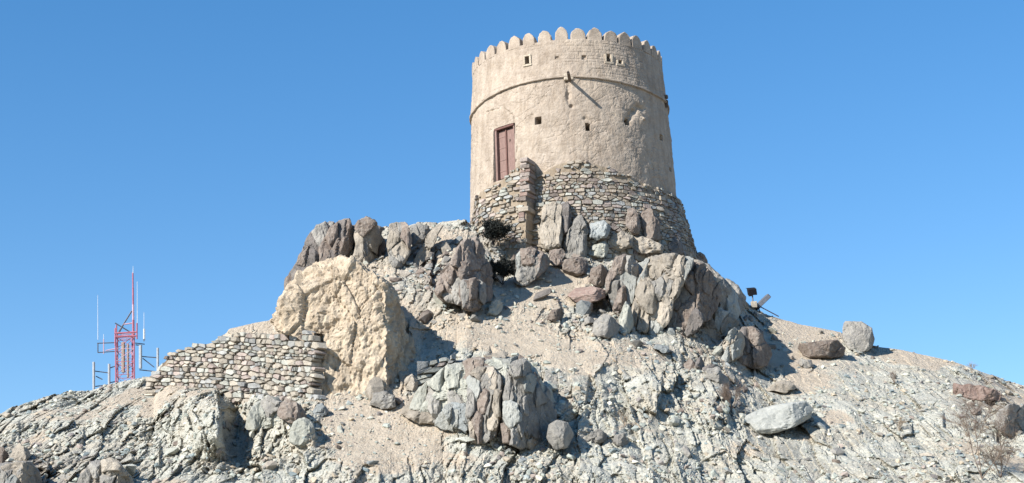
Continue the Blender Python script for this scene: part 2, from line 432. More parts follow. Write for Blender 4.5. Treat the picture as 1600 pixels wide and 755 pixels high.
pw = p * np.array([.55, .08, .55])
wp = p + 0.30 * np.stack([vnoise(pw, 11), vnoise(pw, 12), vnoise(pw, 13)], 1) + .05 * np.stack([vnoise(pw * 6, 14), vnoise(pw * 6, 15), vnoise(pw * 6, 16)], 1)
wq = wp * np.array([1, .06, 1]); tz = (1.7, .5, .6)
d = rocky * (0.60 * blocky(wq, (.95, 1.3, 2.1), 21, .9, .14, .9, tz) + 0.60 * blocky(wq, (.40, .55, .75), 22, 1.0, .24, .9, tz)) \
    + (0.16 + .84 * rocky) * modu * blocky(wq, (.19, .26, .30), 23, 1.0, .26, .9, tz) * .58 \
    + (0.40 + .4 * rocky) * (.5 + .6 * modu) * blocky(wq, (.10, .12, .13), 24, 1.0, .25, .9, tz) * .46 \
    + .10 * fbm(p * 1.3, 4, 31) + .10 * rocky * fbm(p * 5, 3, 41)
edge = np.ones((NR, NC)); edge[:NB] = (np.arange(NB) / NB)[:, None]; edge[NB + NV:] = np.linspace(1, .5, NK)[:, None]
d *= edge.reshape(-1)
# keep the ground calm under the walls and tower
ray = G - CAM; ray /= np.linalg.norm(ray, axis=2, keepdims=True); DN = N * .15 - ray * .92; DN[NB + NV:] = N[NB + NV:] * np.linspace(0, 1, NK)[:, None, None] + DN[NB + NV:] * np.linspace(1, 0, NK)[:, None, None]
disp = G + (d.reshape(NR, NC, 1) * DN)
hill_faces = grid_faces(NR, NC)
zone = np.stack([np.clip(sand, 0, 1), rocky, brown], 1)
hill = mesh_np("hillside", disp.reshape(-1, 3), hill_faces, M['hill'], attrs={'zone': zone})
tag(hill, kind='structure')
FRONT = disp[NB:NB + NV]            # rows of the visible slope
FN = N[NB:NB + NV]
sandF = sand.reshape(NR, NC)[NB:NB + NV]; brownF = brown.reshape(NR, NC)[NB:NB + NV]
def ground_at(u, v):
    """point of the finished hillside seen at photo pixel (u, v), its normal"""
    j = int(np.clip(np.searchsorted(uc, u), 0, NC - 1)); t = (VB - v) / (VB - VS(u))
    i = int(np.clip(round(t * (NV - 1)), 0, NV - 1))
    return FRONT[i, j], FN[i, j]
def back_z(x, y):
    q = disp[NB + NV:].reshape(-1, 3); k = np.argmin((q[:, 0] - x) ** 2 + (q[:, 1] - y) ** 2); return q[k, 2]

gp = []
for r in (0, 30, 60, 120, 300, 1000, 4000, 9000):
    gp.append([(r * math.cos(a), 60 + r * math.sin(a), -0.35) for a in np.linspace(0, 2 * math.pi, 48, endpoint=False)])
gp = np.array(gp)
ground = mesh_np("ground", gp.reshape(-1, 3), grid_faces(8, 48, True), M['plain_gravel'])
tag(ground, kind='structure')

# ------------------------------------------------------------------ rocks
_ico = {}
def ico(n):
    if n not in _ico:
        bm = bmesh.new(); bmesh.ops.create_icosphere(bm, subdivisions=n, radius=1)
        v = np.array([x.co[:] for x in bm.verts]); f = np.array([[y.index for y in x.verts] for x in bm.faces]); bm.free()
        v /= np.linalg.norm(v, axis=1, keepdims=True); _ico[n] = (v, f)
    return _ico[n]
def outline_radius(poly, th):
    """distance from the origin to the star-shaped polygon for each angle"""
    pts = np.array(poly, float); r = np.full(len(th), 0.0)
    dx, dy = np.cos(th), np.sin(th)
    n = len(pts)
    for k in range(n):
        a, b = pts[k], pts[(k + 1) % n]; e = b - a
        den = dx * e[1] - dy * e[0]
        with np.errstate(divide='ignore', invalid='ignore'):
            t = (a[0] * e[1] - a[1] * e[0]) / den
            s = (a[0] * dy - a[1] * dx) / den
        s = np.where(np.abs(e @ e) > 0, s, 0)
        ok = (np.abs(den) > 1e-9) & (t > 0) & (s >= -1e-6) & (s <= 1 + 1e-6)
        r = np.where(ok, np.maximum(r, t), r)
    return np.where(r <= 0, 1.0, r)
def poly_centroid(pts):
    a = np.array(pts, float); x, y = a[:, 0], a[:, 1]; x2, y2 = np.roll(x, -1), np.roll(y, -1)
    c = x * y2 - x2 * y; A = c.sum() / 2
    return ((x + x2) * c).sum() / (6 * A), ((y + y2) * c).sum() / (6 * A)
VARIANT = {'pu': ['pu', 'pu', 'pu', 'gr', 'dk'], 'dk': ['dk', 'dk', 'pu', 'gr'], 'gr': ['gr', 'gr', 'sl', 'pu', 'tn'], 'gg': ['gg', 'gg', 'sl', 'gr', 'tn', 'pu'], 'tn': ['tn', 'tn', 'gr', 'sl'], 'rd': ['rd', 'pu', 'rd', 'tn'], 'bl': ['bl', 'sl']}
def break_up(core, pos, poly, mat, seed, ridge):
    """angular joint blocks proud of a crag's body; each block is a part of the crag"""
    r_ = np.random.default_rng(seed + 5); x = poly[:, 0]; y = poly[:, 1]
    area = abs((x * np.roll(y, -1) - np.roll(x, -1) * y).sum()) / 2; n = int(np.clip(area / 560, 4, 26))
    lo, hi = poly.min(0), poly.max(0); seeds = []
    for _ in range(n * 40):
        c = r_.uniform(lo, hi)
        if len(seeds) >= n: break
        if not point_in(c, poly): continue
        if all(math.hypot(c[0] - s[0], (c[1] - s[1]) * .6) > math.sqrt(area / n) * .62 for s in seeds): seeds.append(c)
    pu_, pv_ = project(pos); py_ = pos[:, 1]
    for i, s in enumerate(seeds):
        pl = [tuple(q) for q in poly]
        for j, t in enumerate(seeds):
            if i == j: continue
            m_ = (s + t) / 2; nn = (t - s) * np.array([1, .36]); pl = clip_poly(pl, m_[0], m_[1], nn[0], nn[1])
            if len(pl) < 3: break
        if len(pl) < 3: continue
        pl = np.array(pl); c = pl.mean(0); wh = np.ptp(pl, axis=0)
        if wh.min() < 7: continue
        pl = c + (pl - c) * 1.07
        near = (np.abs(pu_ - c[0]) < 7) & (np.abs(pv_ - c[1]) < 7)
        if not near.any(): continue
        fy = py_[near].min() - r_.uniform(-.05, .16)
        right = c[0] > lo[0] + ridge * (hi[0] - lo[0])
        make_rock('block', pl, r_.choice(VARIANT[mat]), seed + 11 * i + 3, ridge=r_.uniform(.15, .4) if right else r_.uniform(.55, .95), thick=r_.uniform(.8, 1.2), tilt=r_.uniform(-.55, .1),
                  top=r_.uniform(.08, .4), relief=.5, sub=3 if wh.max() < 24 else 4, cuts=6, frac=.30, front=fy, parent=core, split=False, Y=60., back=.3)
def point_in(c, poly):
    ins = False; n = len(poly)
    for k in range(n):
        a, b = poly[k], poly[(k + 1) % n]
        if (a[1] > c[1]) != (b[1] > c[1]) and c[0] < (b[0] - a[0]) * (c[1] - a[1]) / (b[1] - a[1]) + a[0]: ins = not ins
    return ins
def clip_poly(poly, px, py, nx, ny):
    out = []
    n = len(poly)
    for k in range(n):
        a, b = poly[k], poly[(k + 1) % n]
        da = (a[0] - px) * nx + (a[1] - py) * ny; db = (b[0] - px) * nx + (b[1] - py) * ny
        if da <= 0: out.append(a)
        if (da < 0 < db) or (db < 0 < da):
            t = da / (da - db); out.append((a[0] + t * (b[0] - a[0]), a[1] + t * (b[1] - a[1])))
    return out
def make_rock(name, poly, mat, seed, ridge=.72, thick=.8, push=0.0, tilt=-.25, top=.22, relief=.65, sub=None, Y=None, cuts=11, centre=None, lump=0.0, shade=(.88, -.46, .02), back=1.0, strata=(1, 1, 1.5), foot=0, frac=None, base=None, front=None, parent=None, split=None):
    r_ = np.random.default_rng(seed)
    a = np.array(poly, float); w = np.ptp(a[:, 0]); h = np.ptp(a[:, 1]); size = math.sqrt(w * h)
    cu, cv = centre or poly_centroid(poly)
    if foot: Y = 72 - math.sqrt(max(foot ** 2 - ((cu - 897) * .0268) ** 2, 1))
    if Y is None:
        vb = a[:, 1].max() - .08 * h
        Y = float(Ybase(cu, min(base or vb, 785)))
    th_px = thick * min(w, h * 1.6)
    s = (P(cu + 1, cv, Y) - P(cu, cv, Y)); m = np.linalg.norm(s)        # metres per pixel
    if name == 'crag': push -= .08
    Yc = Y + (.18 * th_px - push * size) * m
    if front is not None: Yc = front + .40 * th_px * m
    C = P(cu, cv, Yc)
    D = C - CAM; D /= np.linalg.norm(D)
    ex = (P(cu + 1, cv, Yc) - C); ez = (P(cu, cv - 1, Yc) - C)
    if sub is None: sub = 6 if size > 150 else 5 if size > 48 else 4 if size > 20 else 3
    dirs, faces = ico(sub)
    rel = np.stack([a[:, 0] - cu, -(a[:, 1] - cv)], 1)
    if name != 'boulder':
        for lev in range(2):
            nx_ = np.roll(rel, -1, 0); mid = (rel + nx_) / 2; e_ = nx_ - rel; nn_ = np.stack([-e_[:, 1], e_[:, 0]], 1)
            mid = mid + nn_ * r_.uniform(-.13, .13, (len(rel), 1)); rel = np.stack([rel, mid], 1).reshape(-1, 2)
    S = np.array([w / 2, th_px / 2, h / 2])          # pre-stretch for even sampling
    d = dirs * S; d = d / np.linalg.norm(d, axis=1, keepdims=True)
    theta = np.arctan2(d[:, 2], d[:, 0]); rho = outline_radius(rel, theta)
    dxy = np.hypot(d[:, 0], d[:, 2])
    R = rho / np.maximum(dxy, 1e-4)
    planes = []
    fr = th_px / 2
    ru = -w * .5 + w * ridge + (a[:, 0].min() + w / 2 - cu)
    nl = np.array([tilt + r_.normal() * .05, -1.0, .22 + r_.normal() * .06])
    planes.append((nl, np.array([ru, -fr, 0.])))
    if ridge < .99: planes.append((np.array(shade) + r_.normal(size=3) * .04, np.array([ru, -fr, 0.])))
    if top > 0: planes.append((np.array([-.1 + r_.normal() * .2, -.55, .8]), np.array([0, -fr, (cv - a[:, 1].min()) - h * top])))
    if name == 'boulder' or push > .4: planes.append((np.array([0, -.75, -.65]), np.array([0, -fr * .95, -(a[:, 1].max() - cv) + h * .10])))
    planes.append((np.array([0, 1., 0]), np.array([0, fr + back * .5 * h, 0])))
    planes.append((np.array([-.8, -.6, 0.05]), np.array([-w * .42 + (a[:, 0].min() + w / 2 - cu), -fr * .8, 0])))
    for n_, p0 in planes:
        n_ = n_ / np.linalg.norm(n_); den = d @ n_
        R = np.where(den > 1e-3, np.minimum(R, (n_ @ p0) / np.maximum(den, 1e-3)), R)
    for k in range(cuts):
        n_ = r_.normal(size=3); n_[1] = -abs(n_[1]) - .55; n_ /= np.linalg.norm(n_)
        sup = ((R[:, None] * d) @ n_).max(); hh = sup * r_.uniform(.80, .96); den = d @ n_
        R = np.where(den > 1e-3, np.minimum(R, hh / np.maximum(den, 1e-3)), R)
    R = np.maximum(R, .12 * size)
    L = R[:, None] * d
    pos = C + L[:, :1] * ex + L[:, 2:] * ez + L[:, 1:2] * D * m
    sz = size * m
    k = np.clip(sz, .15, 2.2); nd = (pos - C); nd /= np.linalg.norm(nd, axis=1, keepdims=True)
    q = pos + seed * 3.1
    sx, sy, szz = strata
    amp = relief * (.22 * blocky(q, (k * .42 * sx, k * .42 * sy, k * .42 * szz), seed, .55, .35, 1.3) + .22 * blocky(q, (k * .16 * sx, k * .16 * sy, k * .16 * szz), seed + 1, .6, .4, 1.2))
    amp = amp + relief * .035 * k * fbm(q * (3 / k), 4, seed)
    if sub >= 5: amp = amp + relief * .25 * blocky(q, (k * .07, k * .07, k * .09), seed + 2, 1., .3, .5)
    if lump: amp = amp + lump * (fbm(q * 1.5, 5, seed + 9, .62) * .55 - .16 * sstep(.35, .7, vnoise(q * 2.6, seed + 13)) * 1.0)
    fn = np.cross(pos[faces[:, 1]] - pos[faces[:, 0]], pos[faces[:, 2]] - pos[faces[:, 0]]); fn /= np.linalg.norm(fn, axis=1, keepdims=True) + 1e-12
    vn = np.zeros_like(pos)
    for c_ in range(3): np.add.at(vn, faces[:, c_], fn)
    for _ in range(3):
        acc = vn.copy()
        for c_ in range(3): np.add.at(acc, faces[:, c_], vn[faces[:, (c_ + 1) % 3]])
        vn = acc / (np.linalg.norm(acc, axis=1, keepdims=True) + 1e-9)
    vn = vn * .8 + nd * .2
    if frac is None: frac = {'crag': .55, 'rock': .42, 'rock_slab': .3, 'boulder': .10}.get(name, 0)
    if frac:
        kk = np.clip(sz, .3, 2.4); facing = np.clip(-(vn @ D), 0, 1) ** .7; qf = q * np.array([1, .4, 1])
        fz = (1.4, .5, .8)
        dd = .60 * blocky(qf, (kk * .30, kk * .3, kk * .48), seed + 31, 1.0, .14, 1.3, fz) + (.50 * blocky(qf, (kk * .12, kk * .13, kk * .18), seed + 32, 1.0, .2, 1.2, fz) if sub >= 4 else 0)
        if sub >= 5: dd = dd + .4 * blocky(qf, (kk * .05, kk * .06, kk * .07), seed + 33, 1.2, .3, 1.0, fz)
        pos = pos - D * (frac * dd * facing)[:, None]; amp = amp * .6
    pos = pos + vn * (amp - .01 * k)[:, None]
    o = mesh_np(name, pos, faces, M[mat], loc=C)
    if parent is not None:
        o.parent = parent; o.location = Vector(C - np.array(parent.location))
    if split is None: split = size > 46 and name in ('crag', 'rock')
    if split: break_up(o, pos, a, mat, seed, ridge)
    return o

ROCKS = [
 ('crag', 'broad fractured body of the great outcrop behind its upright blocks', 'gg', dict(ridge=.72, thick=.45, push=-.02, strata=(.8, 1, 1.8)), [(634,652),(655,606),(700,570),(760,560),(812,554),(850,598),(884,650),(862,692),(780,692),(700,672)]),
 ('crag', 'dark brown mass of rock behind the row of upper crag blocks', 'dk', dict(ridge=.8, thick=.5, push=-.1, tilt=.1, base=392), [(448,458),(470,398),(490,364),(540,352),(600,356),(610,400),(560,418),(500,432)]),
 ('crag', 'grey fractured mass of rock joining the tan face and purple buttress', 'gr', dict(ridge=.8, thick=.5, push=-.12, base=488), [(958,505),(968,432),(1010,404),(1092,406),(1142,446),(1162,482),(1122,540),(1050,532),(990,524)]),
 # kind, label, material, options, outline in photo pixels
 ('rock', 'dark stacked rock at the low outer foot of the upper crag', 'dk', dict(ridge=.8, tilt=.1, push=.12), [(445,440),(458,420),(470,396),(484,383),(502,398),(496,425),(480,440),(462,458),(446,463)]),
 ('rock', 'dark grey rock on the outer edge of the upper crag', 'dk', dict(ridge=.75, tilt=.1, push=.15), [(468,402),(480,372),(494,352),(510,345),(524,349),(518,380),(504,405),(484,420)]),
 ('rock', 'purple brown leaning block in the dark upper crag', 'pu', dict(ridge=.72, tilt=-.1, thick=1.1, push=.2), [(496,412),(498,388),(512,362),(530,345),(546,342),(554,356),(553,378),(545,400),(518,417)]),
 ('rock', 'grey block with one pale sunlit face on the upper crag skyline', 'gr', dict(ridge=.42, top=.1, thick=1.1, shade=(.93, -.36, .02), push=.15), [(551,400),(553,362),(560,344),(572,338),(586,344),(592,360),(602,378),(604,402),(590,412),(565,412)]),
 ('rock', 'tall pale grey rib of rock next to the dark hollow', 'gr', dict(ridge=.8), [(607,408),(605,375),(608,352),(620,347),(634,348),(641,365),(642,392),(628,418),(614,420)]),
 ('rock', 'small grey rock wedged behind the tall pale rib', 'gr', dict(ridge=.7), [(640,372),(642,352),(655,347),(670,352),(674,362),(660,378),(648,388)]),
 ('rock_slab', 'narrow slanting tan slab running down from the skyline', 'tn', dict(ridge=.85, thick=.5, relief=.6), [(645,416),(655,390),(668,366),(684,350),(694,352),(678,384),(664,410),(652,424)]),
 ('crag', 'tall purple brown pinnacle below the dark shrub', 'pu', dict(ridge=.50, thick=1.3, push=.25, cuts=13), [(678,455),(688,436),(700,420),(708,400),(720,378),(740,370),(754,380),(764,408),(770,440),(765,470),(735,478),(700,472)]),
 ('rock', 'reddish block with a dark side at the foot of the pinnacle', 'pu', dict(ridge=.38, thick=1.2, push=.7, top=.12), [(718,446),(722,438),(748,436),(764,448),(758,474),(742,488),(722,482)]),
 ('rock', 'small green grey rock at the inner foot of the pinnacle', 'gg', dict(ridge=.6, push=.3), [(760,492),(764,478),(774,468),(786,472),(786,482),(774,494)]),
 ('rock_slab', 'tall tan grey upright slab below the gap in the tower footing', 'tn', dict(foot=5.45, ridge=.80, thick=.7, relief=.7, top=.06, push=.1), [(844,385),(846,345),(850,318),(866,314),(880,319),(884,350),(878,388),(862,392)]),
 ('rock_slab', 'thin dark upright slab between two taller slabs', 'dk', dict(foot=5.45, ridge=.6, thick=1.0, relief=.6, top=.06), [(878,365),(878,318),(888,316),(894,335),(888,372)]),
 ('rock_slab', 'long grey upright slab reaching down under the tower', 'gr', dict(foot=5.45, ridge=.84, thick=.7, relief=.7, top=.08, push=.1), [(882,402),(886,362),(898,338),(910,333),(918,350),(918,402),(900,412)]),
 ('rock', 'blue grey block set under the tower stonework', 'bl', dict(foot=5.45, ridge=.8, push=.1), [(920,372),(922,348),(944,343),(954,354),(948,373),(930,377)]),
 ('rock', 'pale grey rock below the blue grey block', 'gg', dict(foot=5.45, ridge=.7), [(919,402),(924,382),(945,376),(954,388),(940,404)]),
 ('rock_slab', 'slim purple slab leaning on the tower footing', 'pu', dict(foot=5.45, ridge=.8, thick=.6, relief=.6), [(977,352),(979,326),(990,324),(1000,348),(999,366),(988,368)]),
 ('rock_slab', 'broad brown slab leaning beside the slim purple slab', 'pu', dict(foot=5.45, ridge=.78, thick=.7, relief=.6), [(995,350),(1000,328),(1018,325),(1031,345),(1034,374),(1022,382),(1006,370)]),
 ('rock', 'rounded tan rock under the leaning slabs', 'tn', dict(foot=5.45, ridge=.8), [(948,388),(953,366),(972,360),(990,368),(988,386),(966,392)]),
 ('rock', 'flat tan grey rock at the foot of the leaning slabs', 'tn', dict(foot=5.45, ridge=.85, push=.1), [(984,390),(988,368),(1018,374),(1037,384),(1034,396),(1006,398)]),
 ('rock', 'dark brown rock at the outer foot of the tower', 'dk', dict(foot=5.45, ridge=.6), [(1034,395),(1036,380),(1052,370),(1066,380),(1072,398),(1052,402)]),
 ('rock', 'small purple cube of rock between slab and rubble', 'pu', dict(ridge=.8, thick=1, push=.5, top=.3), [(857,408),(858,391),(878,388),(884,398),(880,412),(868,416)]),
 ('rock', 'purple brown rock below the long grey slab', 'pu', dict(ridge=.75, push=.25), [(879,424),(882,405),(900,402),(918,406),(920,420),(908,432),(890,430)]),
 ('crag', 'grey and purple split rock beside the shaded hollow', 'gr', dict(ridge=.7, thick=1.1, push=.2), [(803,440),(806,402),(814,388),(830,386),(850,396),(860,408),(852,422),(832,440),(816,448)]),
 ('rock', 'purple grey rock above the reddish flat rock', 'pu', dict(ridge=.55, push=.2), [(920,440),(924,420),(938,412),(952,426),(948,446),(934,450)]),
 ('crag', 'rounded grey rock with a shaded edge beside the tan face', 'gr', dict(ridge=.72, thick=1.1, push=.1), [(948,455),(952,422),(962,402),(976,397),(992,406),(999,428),(994,456),(984,482),(964,484)]),
 ('crag', 'large pale tan rock face under the tower', 'tn', dict(ridge=.9, thick=.7, tilt=-.35, push=.05, relief=.8, strata=(.8, 1, 2.2)), [(986,508),(990,470),(1000,430),(1012,402),(1050,396),(1084,404),(1070,440),(1052,470),(1046,500),(1028,524),(1006,520)]),
 ('crag', 'large purple brown buttress below the tower edge', 'pu', dict(ridge=.52, thick=1.1, push=.25, cuts=13, strata=(.8, 1, 2)), [(1042,515),(1050,470),(1062,435),(1080,408),(1100,412),(1122,440),(1130,466),(1118,486),(1096,508),(1072,530),(1052,530)]),
 ('rock', 'dark shaded rock behind the purple buttress', 'dk', dict(ridge=.3, thick=1.0), [(1092,440),(1098,416),(1116,424),(1142,446),(1158,470),(1150,484),(1118,488)]),
 ('rock', 'small brown rock on the skyline by the tower foot', 'pu', dict(ridge=.7), [(1076,408),(1080,396),(1094,394),(1106,406),(1106,420),(1088,420)]),
 ('rock', 'grey skyline rock next to the floodlights', 'gr', dict(ridge=.7), [(1128,446),(1134,434),(1148,442),(1166,464),(1166,480),(1148,474)]),
 ('boulder', 'reddish flat topped boulder over a dark hollow', 'rd', dict(ridge=.86, thick=1.2, push=.9, top=.62, tilt=0), [(884,462),(898,450),(926,447),(946,453),(946,466),(922,475),(900,473)]),
 ('rock', 'small brown rock propping the reddish flat boulder', 'pu', dict(ridge=.8, push=.5), [(906,480),(914,470),(926,474),(926,487),(912,489)]),
 ('rock', 'small brown rock lying on sand below the reddish boulder', 'pu', dict(ridge=.45, push=.3), [(855,500),(860,485),(877,481),(884,492),(876,504)]),
 ('rock', 'grey rounded rock below the reddish boulder', 'gr', dict(ridge=.6, push=.2), [(924,526),(928,502),(944,490),(962,498),(969,514),(956,530)]),
 ('rock', 'upright purple grey rock in the middle of the rubble', 'pu', dict(ridge=.6, push=.2), [(957,482),(964,456),(977,445),(982,468),(970,490),(962,492)]),
 ('rock', 'thin pale upright rock beside a deep shadow', 'gg', dict(ridge=.6, push=.15), [(964,522),(968,496),(978,466),(986,480),(990,508),(980,524)]),
 ('crag', 'tan green outcrop below the purple buttress', 'tn', dict(ridge=.6, thick=.9, push=.1), [(1088,524),(1098,500),(1116,480),(1136,486),(1156,502),(1148,518),(1112,534)]),
 ('crag', 'tan rock joined to the purple block on the shoulder', 'tn', dict(ridge=.75, thick=.9, push=.1), [(1106,562),(1124,540),(1148,512),(1160,520),(1160,555),(1134,570)]),
 ('crag', 'purple block with a dark side on the shoulder of the hill', 'pu', dict(ridge=.60, thick=1.2, push=.3, top=.15), [(1150,566),(1151,530),(1160,512),(1178,511),(1192,524),(1206,552),(1198,572),(1172,574)]),
 ('boulder', 'low brown angular boulder near the skyline', 'pu', dict(ridge=.55, thick=.9, push=.2, shade=(.6, -.75, -.25)), [(1245,544),(1248,537),(1290,532),(1309,530),(1322,543),(1320,556),(1298,560),(1275,562),(1255,556)]),
 ('boulder', 'big rounded tan grey boulder standing on the skyline', 'gr', dict(ridge=.80, thick=1.0, push=.2, relief=.5, top=.12, tilt=-.1), [(1317,505),(1321,501),(1346,502),(1362,513),(1367,530),(1362,545),(1348,551),(1326,546),(1317,532)]),
 ('rock', 'small grey rock under the low brown boulder', 'gr', dict(ridge=.8), [(1246,568),(1250,560),(1268,563),(1272,574),(1258,577)]),
 ('boulder', 'large pale slab shaped boulder resting on the open slope', 'sl', dict(ridge=.80, thick=1.0, push=.28, relief=.45, tilt=-.1, top=.35, cuts=7, shade=(.75, -.55, -.35)), [(1163,664),(1164,650),(1190,638),(1222,630),(1262,627),(1272,638),(1269,654),(1242,668),(1204,678),(1176,678)]),
 ('rock_slab', 'flat tan slab above the large pale boulder', 'tn', dict(ridge=.8, push=.2), [(1193,612),(1212,596),(1238,597),(1246,606),(1226,616)]),
 ('rock_slab', 'long reddish slab near the far end of the slope', 'rd', dict(ridge=.9, push=.15), [(1488,614),(1490,598),(1516,599),(1545,606),(1566,617),(1562,628),(1530,626)]),
 ('rock', 'grey rock with a dark side cut by the picture edge', 'gr', dict(ridge=.35, push=.3), [(1556,668),(1560,642),(1580,632),(1610,634),(1612,674),(1584,684)]),
 ('crag', 'grey green sloping outcrop at the low end of the great outcrop', 'tn', dict(ridge=.92, thick=.7, push=.1), [(626,645),(650,612),(680,588),(712,572),(732,588),(724,622),(690,640),(650,652)]),
 ('crag', 'grey block perched on the sloping outcrop', 'gr', dict(ridge=.85, thick=.8, push=.25), [(684,630),(692,592),(710,578),(724,590),(724,626),(708,634)]),
 ('rock', 'blue grey pointed block leaning at the foot of the outcrop', 'bl', dict(ridge=.84, thick=.7, push=.4, relief=.6), [(691,640),(700,631),(728,630),(736,664),(728,678),(704,664)]),
 ('rock', 'small grey rock tucked under the perched block', 'gr', dict(ridge=.5, push=.2), [(672,662),(674,644),(690,644),(698,656),(688,666)]),
 ('crag', 'tall grey upright column of the great outcrop', 'gr', dict(ridge=.9, thick=.8, push=.3, strata=(.7, 1, 2.4), tilt=-.3), [(732,688),(728,640),(730,590),(748,572),(772,574),(786,596),(784,650),(770,686),(748,694)]),
 ('rock_slab', 'purple tinted upright slab in front of the great outcrop', 'pu', dict(ridge=.88, thick=.7, push=.6, relief=.6), [(764,678),(764,636),(770,600),(782,604),(784,676),(774,684)]),
 ('crag', 'huge dark sided crag overhanging a brown hollow', 'gr', dict(ridge=.28, thick=1.25, push=.35, cuts=13, top=.1, strata=(.7, 1, 2.0), back=.5), [(786,692),(786,640),(790,590),(800,566),(818,560),(832,580),(848,612),(872,648),(868,684),(850,704),(820,702)]),
 ('rock', 'light purple block stuck to the front of the huge crag', 'pu', dict(ridge=.85, thick=.7, push=1.0, relief=.5, top=.1), [(785,688),(784,646),(790,638),(804,640),(807,682),(798,692)]),
 ('boulder', 'grey boulder with a clean dark side below the huge crag', 'gr', dict(ridge=.58, thick=1.1, push=.9, relief=.5, top=.1), [(854,684),(857,664),(870,656),(888,660),(898,680),(886,700),(866,704)]),
 ('rock_slab', 'flat tan slab lying on top of the great outcrop', 'tn', dict(ridge=.9, thick=.9, push=.2, top=.6), [(736,568),(760,557),(784,547),(795,551),(790,563),(765,567)]),
 ('rock_slab', 'flat blue grey slab on the stacked stones by the mud ruin', 'bl', dict(ridge=.9, thick=.9, push=.2, top=.5), [(704,572),(708,563),(730,560),(738,566),(722,575)]),
 ('rock', 'square grey block at the foot of the mud ruin', 'gr', dict(ridge=.85, thick=.9, push=.2, relief=.4), [(577,634),(582,614),(604,611),(618,618),(620,636),(596,640)]),
 ('rock', 'tan block leaning against the shaded side of the mud ruin', 'tn', dict(ridge=.7, push=.2), [(634,610),(632,592),(644,584),(654,596),(652,612)]),
 ('rock', 'pale angular rock at the lower outer corner', 'tn', dict(ridge=.78, push=.3), [(14,724),(20,702),(32,692),(44,700),(48,712),(38,724)]),
 ('rock', 'brown rock cut off by the edge near the lower corner', 'pu', dict(ridge=.6, push=.3), [(-10,726),(-8,700),(4,697),(13,708),(12,726)]),
 ('crag', 'tan crag with a jagged dark side in the lower corner', 'tn', dict(ridge=.45, thick=1.0, push=.3), [(-10,775),(-6,730),(20,722),(46,720),(62,738),(78,775)]),
 ('crag', 'cracked tan outcrop at the bottom edge', 'tn', dict(ridge=.72, thick=.9, push=.1, relief=1.3), [(118,775),(126,740),(142,724),(165,717),(184,722),(200,742),(212,775)]),
 ('crag', 'pale green grey crag beside the deep dark cleft', 'gg', dict(ridge=.8, push=-.05, cuts=13), [(384,668),(394,636),(420,618),(444,628),(456,652),(444,664),(410,672)]),
 ('rock', 'purple grey rock with a shaded side below the stone wall', 'pu', dict(ridge=.6, push=.3), [(432,650),(438,630),(452,622),(470,634),(482,656),(460,664)]),
 ('rock', 'green grey rock low beside the cleft', 'gg', dict(ridge=.7, push=.2), [(452,690),(458,660),(474,652),(490,664),(498,684),(478,698)]),
 ('rock', 'dark rock below the stone wall at its low course', 'dk', dict(ridge=.6, push=.2), [(362,612),(368,600),(384,600),(392,610),(380,617)]),
 ('rock', 'blue grey leaning rock under the stone wall end', 'bl', dict(ridge=.7, push=.2), [(488,648),(494,632),(504,630),(514,642),(504,652)]),
 ('rock', 'flat slate coloured rock on the rubble ledge', 'bl', dict(ridge=.8, push=.2, top=.5), [(1020,544),(1024,538),(1044,540),(1048,550),(1036,553)]),
 ('rock', 'grey rock with shaded side in the middle slope', 'gr', dict(ridge=.55, push=.2), [(1100,592),(1104,576),(1122,572),(1138,590),(1142,602),(1118,600)]),
 ('rock', 'small dark rock in shadow on the middle slope', 'dk', dict(ridge=.4, push=.2), [(1085,576),(1088,562),(1096,556),(1102,570),(1098,578)]),
 ('rock', 'low rounded grey rock in the lower middle', 'gr', dict(ridge=.7, push=.1), [(915,690),(922,676),(938,670),(950,680),(944,692),(928,694)]),
 ('rock', 'dark grey rock beside the low rounded rock', 'gr', dict(ridge=.6, push=.1), [(956,692),(960,680),(976,676),(984,690),(974,698)]),
]
for i, (kind, lab, mat, opt, poly) in enumerate(ROCKS):
    o = make_rock(kind, poly, mat, 100 + i * 7, **opt)
    tag(o, lab, 'boulder' if kind == 'boulder' else 'rock')

# ------------------------------------------------------------------ mud-brick ruin
ruin = make_rock('mud_wall_ruin', [(420, 502), (440, 478), (462, 442), (488, 414), (515, 403), (545, 408), (575, 424), (592, 436), (606, 452), (620, 480), (634, 505), (642, 530), (650, 562), (656, 596), (648, 622), (622, 628), (600, 612), (560, 612), (524, 618), (498, 612), (494, 580), (486, 548), (466, 530), (440, 520)],
                 'adobe', 991, ridge=.77, thick=.9, push=.0, tilt=-.12, top=.10, relief=.95, sub=7, cuts=0, centre=(550, 505), lump=.42, shade=(.93, -.38, .05), frac=0, strata=(1, 1, 2.0), Y=float(Ybase(560, 600)) + .95, back=.8)
tag(ruin, 'eroded pale mud brick buttress with one shaded side beside the dry stone wall', 'ruined wall')

